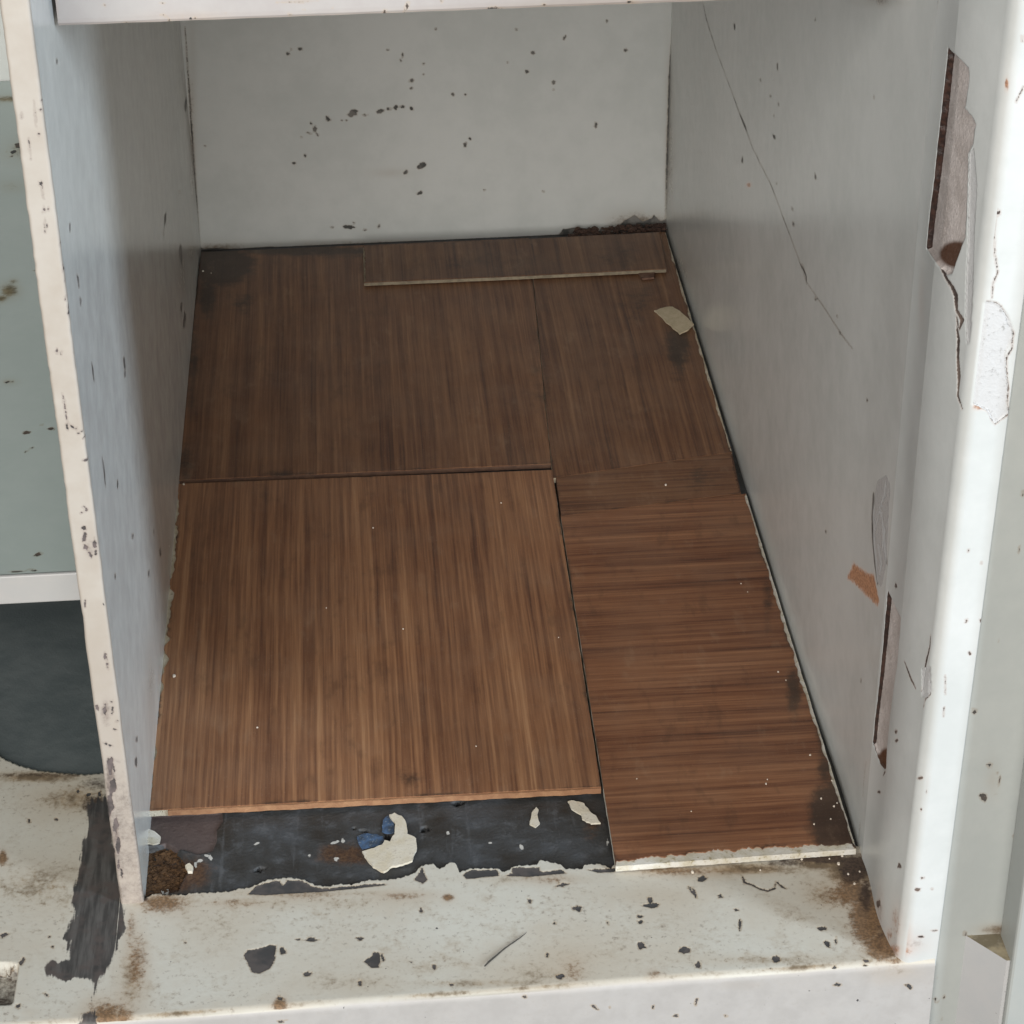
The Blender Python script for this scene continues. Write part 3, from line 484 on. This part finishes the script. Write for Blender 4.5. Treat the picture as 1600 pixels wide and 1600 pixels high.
S = [ell(*a) for a in [(66, 158, 2.2, 2.2), (64, 172, 2, 2), (60, 210, 2.5, 2.5), (63, 287, 3, 4), (66, 299, 1.6, 10, -8), (69, 328, 2.5, 5), (75, 327, 1.5, 4), (70, 347, 1.2, 9), (73, 353, 2, 3), (70, 361, 1.5, 3), (34, 181, 2, 5), (109, 487, 3.5, 10, -5), (95, 380, 2.5, 6), (103, 435, 2, 6), (102, 466, 1.6, 4), (99, 420, 1.6, 5), (89, 549, 2.2, 5), (95, 551, 1.8, 4), (117, 548, 2, 6),
    (120, 570, 1.5, 9), (102, 640, 1.4, 26, -8), (105, 666, 2, 6), (113, 667, 4, 2, 40), (119, 670, 2, 2), (123, 677, 2, 2), (128, 674, 2, 2), (131, 684, 2.5, 2), (134, 719, 5, 2), (131, 792, 2.5, 2.5), (135, 797, 2.5, 3), (127, 801, 1.6, 1.5), (132, 825, 4, 3), (132, 840, 3, 9, 12), (134, 855, 4, 4), (148, 850, 3, 9), (141, 865, 2, 6, -20), (150, 862, 2, 5),
    (165, 1025, 3, 6, -10), (168, 1040, 2, 7), (133, 943, 2, 6), (175, 1096, 2.5, 2.5), (164, 1110, 4, 9), (176, 1110, 2.5, 7), (183, 1127, 2, 2), (180, 1140, 3, 2), (165, 1162, 4, 2), (172, 1165, 4, 2), (172, 1195, 5, 14), (178, 1200, 2, 6), (175, 1230, 6, 14), (172, 1262, 5, 18), (180, 1290, 5, 16), (184, 1320, 4, 12), (176, 1330, 3, 10), (185, 1352, 2, 8), (190, 1365, 2, 8), (152, 1105, 3, 5), (46, 232, 1, 14, -6), (55, 180, 1, 20, -6)]]
chip = field(V, 1, -.0014, S, .004)-.12
grime = np.clip((.14-V[:, 2])/.1, 0, 1)*.55; grime = np.maximum(grime, soft(V, 1, -.0014, [(172, 1215, 10, 40, .9), (182, 1310, 8, 40, .85), (166, 1115, 12, 30, .7), (140, 855, 12, 25, .5)]))
fe = mesh('front_edge', V, gridfaces(len(zs), nvr)[:, ::-1], M['cream'], part, attrs=dict(chip=chip, grime=grime, rust=grime*0), smooth=True); fe['label'] = 'chipped cream painted front edge of the partition'

# ---- shelf over the compartment
ZS, YS = .3560, .0536
sh = thing('overhead_shelf', 'pinkish white shelf board across the top of the compartment', 'shelf', (W/2, YS, ZS))
xs = np.linspace(.0016, W-.0012, 300); pr = [(.0020, .0006), (.0009, .0009), (.0003, .0018)]
rows = [[(x, D-.002, 0)]+[(x, .05, 0)]+[(x, .0022, 0), (x, .0007, .0004+.00005*math.sin(x*300)), (x, .0001, .0014+.00005*math.sin(x*220))]+[(x, 0, z) for z in np.linspace(.003, .022, 14)]+[(x, .06, .022), (x, D-.002, .022)] for x in xs]
V = np.array(rows); V[..., 1] = np.where(V[..., 1] < D-.1, V[..., 1]+YS, V[..., 1]); V[..., 2] += ZS; nn = V.shape[1]; V = V.reshape(-1, 3)
S = [ell(*a) for a in [(197, 37, 2.5, 2), (265, 34, 1.5, 6, -20), (305, 28, 2, 2), (255, 23, 3, 1.2), (285, 26, 1.4, 1.4), (453, 22, 2, 2.4), (475, 15, 1, 2), (352, 22, 1.2, 1.2), (163, 8, 2, 1.5), (254, 5, 3, 1.2), (600, 20, 2, 6, 30), (635, 12, 2, 9, 20), (771, 13, 8, 2.5, -8), (988, 4, 8, 2), (690, 3, 2, 2), (520, 12, 1.6, 1.4), (850, 8, 3, 1.4)]]+[line([(430, 3), (470, 2), (510, -2)], 1.4), line([(760, 16), (775, 13), (790, 15)], 2)]
chip = field(V, 1, YS, S); grime = np.maximum(soft(V, 1, YS, [(84, 22, 5, 30, .6), (300, 28, 80, 10, .3)]), .38*np.exp(-((V[:, 2]-ZS)/.0012)**2)*(V[:, 1] < YS+.004))
mesh('shelf_board', V, gridfaces(len(xs), nn)[:, ::-1], M['shelf'], sh, attrs=dict(chip=chip, grime=grime, rust=grime*.7), smooth=False)

# ---- shelf of the neighbouring compartment on the left
ZL, YL = .118, .0690
ls = thing('side_shelf', 'grey green shelf with a white front edge, left of the partition', 'shelf', (-.08, YL, ZL))
xs = np.linspace(-.16, -TP-.0006, 110); ys = np.concatenate([np.linspace(YL+.0012, .4, 200), np.linspace(.405, D-.001, 60)])
X, Y = np.meshgrid(xs, ys, indexing='ij'); V = np.stack([X.ravel(), Y.ravel(), np.full(X.size, ZL)], 1)
S = [ell(*a) for a in [(30, 228, 7, 5, -20), (36, 238, 6, 7), (22, 237, 5, 3, -10), (17, 244, 2.5, 2), (10, 236, 2, 1.5), (42, 676, 6, 2.6), (80, 670, 5, 2.4, 5), (65, 664, 3, 1.3), (60, 866, 6, 3, -15), (52, 891, 6, 2, 10), (82, 586, 2, 2), (85, 625, 2, 1.5), (88, 633, 1.5, 1.5), (55, 423, 3, 1), (10, 597, 4, 1.6), (19, 596, 2, 3, 25), (50, 700, 4, 1, -30), (40, 706, 3, 1, -40), (25, 893, 12, 1.4), (62, 900, 2, 2)]]
chip = field(V, 2, ZL, S); grime = soft(V, 2, ZL, [(14, 455, 18, 14, .95), (3, 466, 12, 8, .9), (20, 440, 10, 6, .7), (30, 235, 30, 20, .55), (20, 290, 30, 12, .4), (15, 155, 40, 6, .9), (15, 597, 14, 6, .6)])
mesh('shelf_top', V, gridfaces(len(xs), len(ys)), M['green'], ls, attrs=dict(chip=chip, grime=grime, rust=grime*0), smooth=True)
V, F = box(-.16, -TP-.0006, YL+.0014, D-.002, ZL-.0135, ZL-.0008)
mesh('shelf_core', V, F, M['green'], ls, attrs=dict(chip=np.full(8, -6.), grime=np.zeros(8), rust=np.zeros(8)))
V, F = box(-.16, -TP-.0006, YL-.0008, YL+.0012, ZL-.0135, ZL+.0001)
le = mesh('shelf_front_edge', V, F, M['doorw'], ls, attrs=dict(chip=np.full(8, -6.), grime=np.full(8, .15), rust=np.zeros(8))); bevelled(le, .0006)
le['label'] = 'white front edge of the side shelf'

# ---- grey cabinet door standing open on the right, with a white rail
YD = YF+.0030
door = thing('cabinet_door', 'grey painted cabinet door standing open beside the right post', 'door', (.35, YD, -.09))
xs = np.linspace(.3168, .42, 90); zs = np.linspace(-.09, .45, 260)
X, Z = np.meshgrid(xs, zs, indexing='ij'); V = np.stack([X.ravel(), np.full(X.size, YD), Z.ravel()], 1)
lo = np.repeat((np.abs(xs-.3168) < 1e-6)[:, None], len(zs), 1).ravel(); 
S = [ell(*a) for a in [(1523, 1112, 3, 6, -20), (1545, 1195, 5, 4), (1536, 1245, 5, 7, -25), (1462, 1563, 2.5, 6, -25), (1475, 1558, 1.6, 3), (1592, 860, 1.2, 6), (1584, 1307, 2, 2.5), (1576, 1385, 2, 2), (1508, 1459, 2.4, 4), (1517, 1463, 2, 1.6), (1597, 770, 3, 5), (1464, 1528, 2, 2), (1472, 1592, 2, 1.5), (1560, 1000, 1.4, 2)]]+[line([(1556, 1204), (1563, 1215), (1560, 1228)], 2), line([(1554, 1240), (1562, 1238)], 1.6)]
chip = field(V, 1, YD, S); grime = np.maximum(soft(V, 1, YD, [(1560, 1453, 34, 10, .8), (1550, 1215, 12, 30, .3)]), .3*np.exp(-np.abs(V[:, 0]-.3168)/.0006))
mesh('door_panel', V, gridfaces(len(xs), len(zs)), M['door'], door, attrs=dict(chip=chip, grime=grime, rust=grime*0), smooth=True)
V, F = box(.3172, .42, YD+.0003, YD+.016, -.09, .45)
mesh('door_core', V, F, M['door'], door, attrs=dict(chip=np.full(8, -6.), grime=np.zeros(8), rust=np.zeros(8)))
a = at(1508, 1462, 1, YD); b = at(1573, 1501, 2, a[2]); zt = a[2]
V, F = prism([(a[0], a[1]+.0005), (b[0], b[1]), (b[0]+.03, b[1]), (b[0]+.03, YD+.0005)], -.09, zt); V += V[4:]; F[1] = [8, 9, 10, 11]
o = mesh('bottom_rail', V, F, M['doorw'], door, attrs=dict(chip=np.full(12, -6.), grime=np.array([.12]*8+[.8, .95, 1.0, 1.0]), rust=np.zeros(12))); o['label'] = 'white bottom rail with a dirty top ledge'
c = at(1580, 1500, 1, b[1]-.001)
V, F = box(c[0], c[0]+.03, b[1]-.0030, YD+.0004, -.09, .45)
o = mesh('side_stile', V, F, M['door'], door, attrs=dict(chip=np.full(8, -6.), grime=np.full(8, .1), rust=np.zeros(8))); bevelled(o, .0012)

# ---- laminate boards on the compartment floor
def coons(c00, c10, c11, c01, offs, nu, nv):
    """quad with four ragged edges: c00 front-left, c10 front-right, c11 back-right, c01 back-left; offs(edge, t) pushes inwards"""
    c = [np.array(p[:2], float) for p in (c00, c10, c11, c01)]; u = np.linspace(0, 1, nu); v = np.linspace(0, 1, nv)
    def edge(p, q, e, t):
        d = q-p; n = np.array([-d[1], d[0]])/np.linalg.norm(d); w_ = np.sin(math.pi*np.clip(t, .0, 1))**.18
        return p+np.outer(t, d)+np.outer(offs(e, t)*w_, n)
    fb = edge(c[0], c[1], 'front', u); rb = edge(c[1], c[2], 'right', v); bb = edge(c[2], c[3], 'back', 1-u); lb = edge(c[3], c[0], 'left', 1-v)
    U, Vv = np.meshgrid(u, v, indexing='ij'); U = U[..., None]; Vv = Vv[..., None]
    g = (1-Vv)*fb[:, None]+Vv*bb[:, None]+(1-U)*lb[None]+U*rb[None]-((1-U)*(1-Vv)*c[0]+U*(1-Vv)*c[1]+U*Vv*c[2]+(1-U)*Vv*c[3])
    return g
def slab(g, z0, z1, tilt=None):
    nu, nv = g.shape[:2]; z = np.full((nu, nv), z1) if tilt is None else z1+tilt(g)
    top = np.concatenate([g, z[..., None]], -1).reshape(-1, 3); F = gridfaces(nu, nv).tolist(); idx = np.arange(nu*nv).reshape(nu, nv)
    ring = list(idx[:, 0])+list(idx[-1, 1:])+list(idx[-2::-1, -1])+list(idx[0, -2:0:-1]); n = len(ring)
    bot = top[ring].copy(); bot[:, 2] -= (z1-z0); b0 = nu*nv
    top = np.concatenate([top, bot]); ring = [int(r) for r in ring]
    for i in range(n): j = (i+1) % n; F.append([ring[j], ring[i], b0+i, b0+j])
    return top, F
def noise1(t, seed, f=40):
    r = np.random.default_rng(seed); k = r.uniform(-1, 1, int(f)+2); k2 = r.uniform(-1, 1, int(f*3.3)+2)
    return .65*np.interp(t*f, np.arange(len(k)), k)+.35*np.interp(t*f*3.2, np.arange(len(k2)), k2)
def board(name, label, quad, zt, th, mat, coremat, inset, stains, group='laminate boards on the compartment floor', tilt=None, res=170, edge=None):
    """quad in photo points on the board's top; inset: {edge: (base mm, ragged mm)} by which the veneer stops short of the core"""
    q = [at(x, y, 2, zt) for x, y in quad]; base = sum(q)/4; base[2] = zt-th
    t = thing(name, label, 'board', base, group); sd = int(quad[0][0]+quad[2][1])
    jg = lambda e, s: .00022*noise1(s, sd+len(e), 60)
    cg = coons(*q, jg, 90, 90); V, F = slab(cg, zt-th, zt-.0006, tilt)
    core = mesh('core', V, F, M[coremat], t)
    def off(e, s):
        b_, r_ = inset.get(e, (.05, .06)); return (b_+r_*(.5+noise1(s, sd*3+len(e), 34 if r_ > .5 else 60)*.9)).clip(.02)*.001*(inset[e+'_f'](s) if e+'_f' in inset else 1)
    lg = coons(*q, off, res, res); V, F = slab(lg, zt-.00055, zt, tilt)
    uu, vv = np.meshgrid(np.linspace(0, 1, res), np.linspace(0, 1, res), indexing='ij')
    wx = np.linalg.norm(q[1]-q[0]); wy = np.linalg.norm(q[3]-q[0]); ed_ = np.minimum(np.minimum(uu, 1-uu)*wx, np.minimum(vv, 1-vv)*wy).ravel()
    g_ = np.concatenate([.55*np.exp(-ed_/.0025)*(.55+.45*np.sin(uu.ravel()*19+sd)*np.sin(vv.ravel()*23+sd)), np.zeros(len(V)-res*res)])
    mesh('veneer', V, F, mat, t, attrs=dict(grime=np.maximum(g_, soft(V, 2, zt, stains)) if stains else g_))
    return t, q
WA = wood('walnut_laminate_a', 'y', (.31, .12, 0), 1.0, 1.0); WB = wood('walnut_laminate_b', 'y', (1.73, .7, 0), .68, 1.02); WC = wood('walnut_laminate_c', 'y', (2.91, 1.4, 0), .60, 1.02); WD = wood('walnut_laminate_d', 'x', (.83, 3.1, 0), .72, 1.10)
WE = wood('walnut_laminate_e', 'x', (.2, 5.1, 0), .60, 1.04); WF = wood('walnut_laminate_f', 'y', (4.9, .3, 0), .54)
board('floor_board', 'large walnut laminate board in the front left, grain running front to back', [(226, 1266), (939, 1229), (863, 734), (272, 756)], .0040, .0036, WA, 'core',
      {'left': (2.0, 2.6), 'front': (.05, .08), 'right': (.08, .1)}, [(640, 1215, 45, 22, .42), (300, 1235, 50, 20, .25), (500, 745, 200, 12, .3), (590, 900, 60, 150, .2)])
board('floor_board', 'walnut laminate board in the back left corner with a dark water stain', [(274, 750), (861, 724), (826, 372), (314, 394)], .0042, .0030, WB, 'coredark', {'left': (.15, .7), 'front': (.03, .05), 'right': (.02, .03)},
      [(345, 414, 55, 36, 1.25), (480, 392, 160, 10, .8), (325, 460, 22, 60, .7), (380, 470, 30, 30, .45), (300, 560, 18, 180, .5), (450, 742, 70, 9, .55), (610, 400, 260, 10, .5), (840, 600, 25, 120, .35), (290, 720, 18, 60, .5)])
board('floor_board', 'dark walnut laminate board at the back right with a beige scrap lying on it', [(864, 746), (1144, 706), (1040, 362), (827, 373)], .0043, .0036, WC, 'core', {'right': (.5, 1.2), 'front': (.03, .05)},
      [(1060, 540, 25, 60, .75), (1000, 470, 60, 60, .4), (1010, 640, 120, 60, .25), (850, 600, 20, 120, .4)])
board('floor_board', 'narrow walnut laminate strip with crosswise grain between back and front right boards', [(877, 806), (1158, 770), (1142, 699), (868, 742)], .0041, .0036, WE, 'coredark', {'right': (.5, .9), 'front': (.03, .05)}, [(1100, 740, 60, 40, .4)], res=110)
tD, qD = board('floor_board', 'walnut laminate board at the front right with crosswise grain and a pale broken front edge', [(962, 1352), (1338, 1325), (1166, 771), (876, 805)], .0040, .0034, WD, 'corewhite',
      {'right': (.9, 1.5), 'front': (3.6, 2.6), 'left': (.0, .02)}, [(1300, 1275, 40, 70, 1.1), (1290, 1200, 22, 50, .6), (1240, 1080, 18, 70, .6), (1200, 950, 14, 90, .45), (1120, 850, 60, 60, .25), (1330, 1310, 30, 20, 1.0)])
# the loose strip at the very back lies on top
tl = lambda g: .0006*np.clip((g[..., 0]-.2)/.09, 0, 1)
tF, qF = board('floor_strip', 'narrow loose laminate strip lying across the boards against the back wall', [(569, 441), (1041, 421), (1030, 364), (567, 385)], .0074, .0026, WF, 'coredim', {'front': (.1, .25), 'left': (.7, .9)}, [(750, 410, 200, 30, .35), (960, 400, 80, 40, .4)], group='laminate strips', tilt=tl, res=120)
del tF['group']
# brown laminate lipping on the front of the large board
f0, f1 = at(262, 1265, 2, .0040), at(939, 1230, 2, .0040)
V = []; n = 120
for i in range(n):
    k = i/(n-1); x = f0[0]+(f1[0]-f0[0])*k; y = f0[1]+(f1[1]-f0[1])*k; j = .00015*math.sin(k*60)+.0001*math.sin(k*171)
    V += [(x, y-.0005+j, .0036), (x, y-.0005+j, .0009), (x, y+.0012, .0009), (x, y+.0012, .0036)]
F = [[4*i+a, 4*i+(a+1) % 4, 4*i+4+(a+1) % 4, 4*i+4+a] for i in range(n-1) for a in range(4)]+[[3, 2, 1, 0], [4*n-4, 4*n-3, 4*n-2, 4*n-1]]
bA = bpy.data.objects['floor_board']; o = mesh('edge_lipping', V, F, M['coreorange'], bA); o['label'] = 'orange brown front edge of the board'

# ---- loose bits
def flake(name, px, z, th, mat, label=None, cat=None, parent=None, curl=0.0):
    q = [at(x, y, 2, z) for x, y in jag(px, .9, 4)]; V, F = prism(q, z, z+th); V = np.array(V)
    if curl: V[:, 2] += curl*((V[:, 0]-V[:, 0].min())/np.ptp(V[:, 0]))**2
    c_ = V.mean(0); c_[2] = z; o = mesh(name, V, F, mat, parent, origin=None if parent else c_)
    if label: tag(o, label, cat)
    return o
flake('paint_flake', sc4([(590, 650), (640, 635), (700, 615), (715, 590), (745, 600), (770, 560), (775, 500), (740, 450), (770, 440), (810, 460), (835, 500), (840, 560), (890, 590), (895, 640), (870, 710), (800, 730), (760, 735), (710, 765), (650, 735), (620, 700)], *C5), ZF+.0003, .0010, M['flake'], 'large cream paint flake on the dark floor strip', 'paint flake', curl=.0012)
flake('paint_flake', sc4([(705, 470), (735, 445), (762, 480), (768, 540), (730, 545), (700, 535)], *C5), ZF+.0001, .0005, M['flakeblue'], 'small blue paint flake beside the large cream flake', 'paint flake')
flake('paint_flake', sc4([(560, 560), (600, 545), (640, 548), (705, 560), (712, 585), (700, 605), (640, 620), (590, 632), (570, 600)], *C5), ZF+.0001, .0004, M['flakeblue'], 'dark blue paint flake left of the large cream flake', 'paint flake')
flake('paint_flake', sc4([(98, 495), (110, 430), (135, 400), (148, 415), (140, 440), (155, 490), (130, 512)], *C6), ZF+.0001, .0006, M['flake'], 'small drop shaped cream flake on the dark floor strip', 'paint flake')
flake('paint_flake', sc4([(310, 370), (330, 365), (400, 385), (430, 430), (465, 460), (492, 505), (440, 500), (390, 470), (385, 445), (330, 410)], *C6), ZF+.0003, .0008, M['flake'], 'elongated cream flake at the right end of the dark strip', 'paint flake', curl=.0015)
flake('paint_flake', sc4([(806, 520), (860, 530), (892, 548), (885, 580), (850, 600), (806, 605)], *C4), ZF+.003, .0008, M['corewhite'], 'white peeled tongue of paint at the foot of the partition', 'paint flake', curl=-.002)
flake('fibre_scrap', [(1022, 487), (1036, 483), (1051, 482), (1068, 495), (1084, 511), (1075, 519), (1062, 524), (1045, 508)], .0044, .0009, M['scrap'], 'small beige scrap lying on the back right board', 'scrap', curl=.0012)
flake('wood_chip', [(997, 428), (1024, 424), (1022, 436), (1003, 438)], .0046, .0012, simple('brown_chip', (.16, .09, .06), (.10, .05, .035), 300), 'small brown chip poking out under the loose back strip', 'wood chip')
flake('paint_flake', sc4([(1030, 735), (1055, 720), (1075, 740), (1070, 765), (1045, 765)], *C4), ZF+.0002, .0015, M['flake'], 'tiny cream flake beside the rusty hole', 'paint flake')
def chunks(name, n, area_px, z, smin, smax, mat, seed, hz=.7):
    r = random.Random(seed); V, F = [], []
    q = np.array([at(x, y, 2, z)[:2] for x, y in area_px]); lo, hi = q.min(0), q.max(0); k = 0
    while k < n:
        p = np.array([r.uniform(lo[0], hi[0]), r.uniform(lo[1], hi[1])])
        if sdf(p[None], q)[0] < 0: continue
        s = r.uniform(smin, smax)*(1 if r.random() > .2 else 1.5); b0 = len(V); k += 1; m = 6
        for lev, (rr, zz) in enumerate([(1, 0), (.8, .8)]):
            for i in range(m): a_ = 2*math.pi*i/m+lev*.3; kk = rr*r.uniform(.6, 1.25); V.append((p[0]+s*kk*math.cos(a_), p[1]+s*kk*math.sin(a_)*.8, z+s*hz*zz*r.uniform(.5, 1.2)))
        F.append([b0+m+i for i in range(m)]); F += [[b0+i, b0+(i+1) % m, b0+m+(i+1) % m, b0+m+i] for i in range(m)]
    return V, F
V, F = chunks('rubble', 620, sc4([(825, 640), (920, 590), (990, 640), (1050, 690), (1055, 740), (1020, 790), (990, 850), (880, 880), (800, 890)], *C4), ZF-.0042, .00035, .0013, M['rubble'], 5, 1.0)
o = mesh('rusty_rubble', V, F, M['rubble'], origin=(.012, .012, ZF-.004)); o['kind'] = 'stuff'; o['label'] = 'rusty brown rubble in the broken corner of the floor'; o['category'] = 'rubble'
V, F = [], []
def addc(l):
    global V, F
    for (x, y, s, z) in l:
        p = at(x, y, 2, z); r = random.Random(int(x*7+y)); b0 = len(V); m = 6; s *= .00019
        for (rr, zz) in [(1, 0), (.75, .9)]:
            for i in range(m): a_ = 2*math.pi*i/m; k = rr*r.uniform(.7, 1.2); V.append((p[0]+s*k*math.cos(a_), p[1]+s*k*math.sin(a_)*1.1, z+s*zz))
        F.append([b0+m+i for i in range(m)]); F += [[b0+i, b0+(i+1) % m, b0+m+(i+1) % m, b0+m+i] for i in range(m)]
addc([(287, 757, 3.4, .0041), (583, 825, 2.6, .0041), (783, 786, 2.6, .0041), (272, 1057, 5, .0041), (630, 983, 2.4, .0041), (510, 950, 2, .0041), (402, 1137, 2.6, .0041), (1040, 758, 3.4, .0042), (1197, 1225, 2.4, .0041), (1199, 1218, 1.8, .0041), (1216, 1050, 2.4, .0041), (1158, 912, 1.8, .0041), (1168, 925, 1.6, .0041),
      (744, 1166, 1.8, .0041), (1283, 1248, 2.6, .0041), (1300, 1220, 2.2, .0041), (1303, 1260, 2.6, .0041), (1308, 1255, 2, .0041), (1272, 1288, 2.2, .0041), (1266, 1180, 2.4, .0041), (1298, 1280, 2, .0041), (1080, 1268, 1.8, .0041), (995, 1217, 1.6, .0041), (1228, 1063, 1.8, .0041), (317, 424, 3.2, .0048), (330, 427, 2.2, .0048), (873, 996, 1.6, .0041)])
addc([(1253, 1343, 3, .0003), (1310, 1350, 4, .0003), (1343, 1362, 2.4, .0003), (1335, 1381, 3, .0003), (1296, 1342, 2, .0003), (1280, 1338, 2.5, .0003), (1082, 1363, 4, .0003), (1316, 1338, 3, .0003), (1188, 1360, 2.4, .0003), (1325, 1366, 2.6, .0003)])
o = mesh('crumbs', V, F, M['crumb'], origin=(.15, .2, .004)); o['kind'] = 'stuff'; o['label'] = 'pale crumbs scattered over the boards and sill'; o['category'] = 'crumbs'
# dark splinter on the sill
a, b = at(757, 1510, 2, .0006), at(821, 1456, 2, .0006); d = (b-a)/np.linalg.norm(b-a); nrm = np.array([-d[1], d[0], 0]); V = []
for k, wd in [(0, .0003), (.12, .0005), (.5, .00036), (.85, .00028), (1, .0001)]:
    p = a+(b-a)*k+nrm*.0006*math.sin(k*5); V += [p+nrm*wd, p+np.array([0, 0, wd*1.4]), p-nrm*wd]
F = [[3*i+j, 3*i+(j+1) % 3, 3*i+3+(j+1) % 3, 3*i+3+j] for i in range(4) for j in range(3)]+[[2, 1, 0], [12, 13, 14]]
tag(mesh('wood_splinter', np.array(V), F, M['splinter'], origin=a), 'thin dark splinter lying diagonally on the sill', 'splinter')
# crumbling plaster at the back right corner
V, F = chunks('c', 190, [(885, 372), (1042, 362), (1040, 350), (1000, 352), (900, 360)], .0046, .0005, .0019, M['rubble'], 9, .9)
o = mesh('plaster_debris', V, F, simple('brown_debris', (.045, .025, .019), (.085, .048, .034), 250, .95, .6), origin=(.27, .615, .0046)); o['kind'] = 'stuff'; o['label'] = 'crumbled brown debris in the back right corner'; o['category'] = 'debris'
for o in bpy.data.objects:
    if '_o' in o: del o['_o']
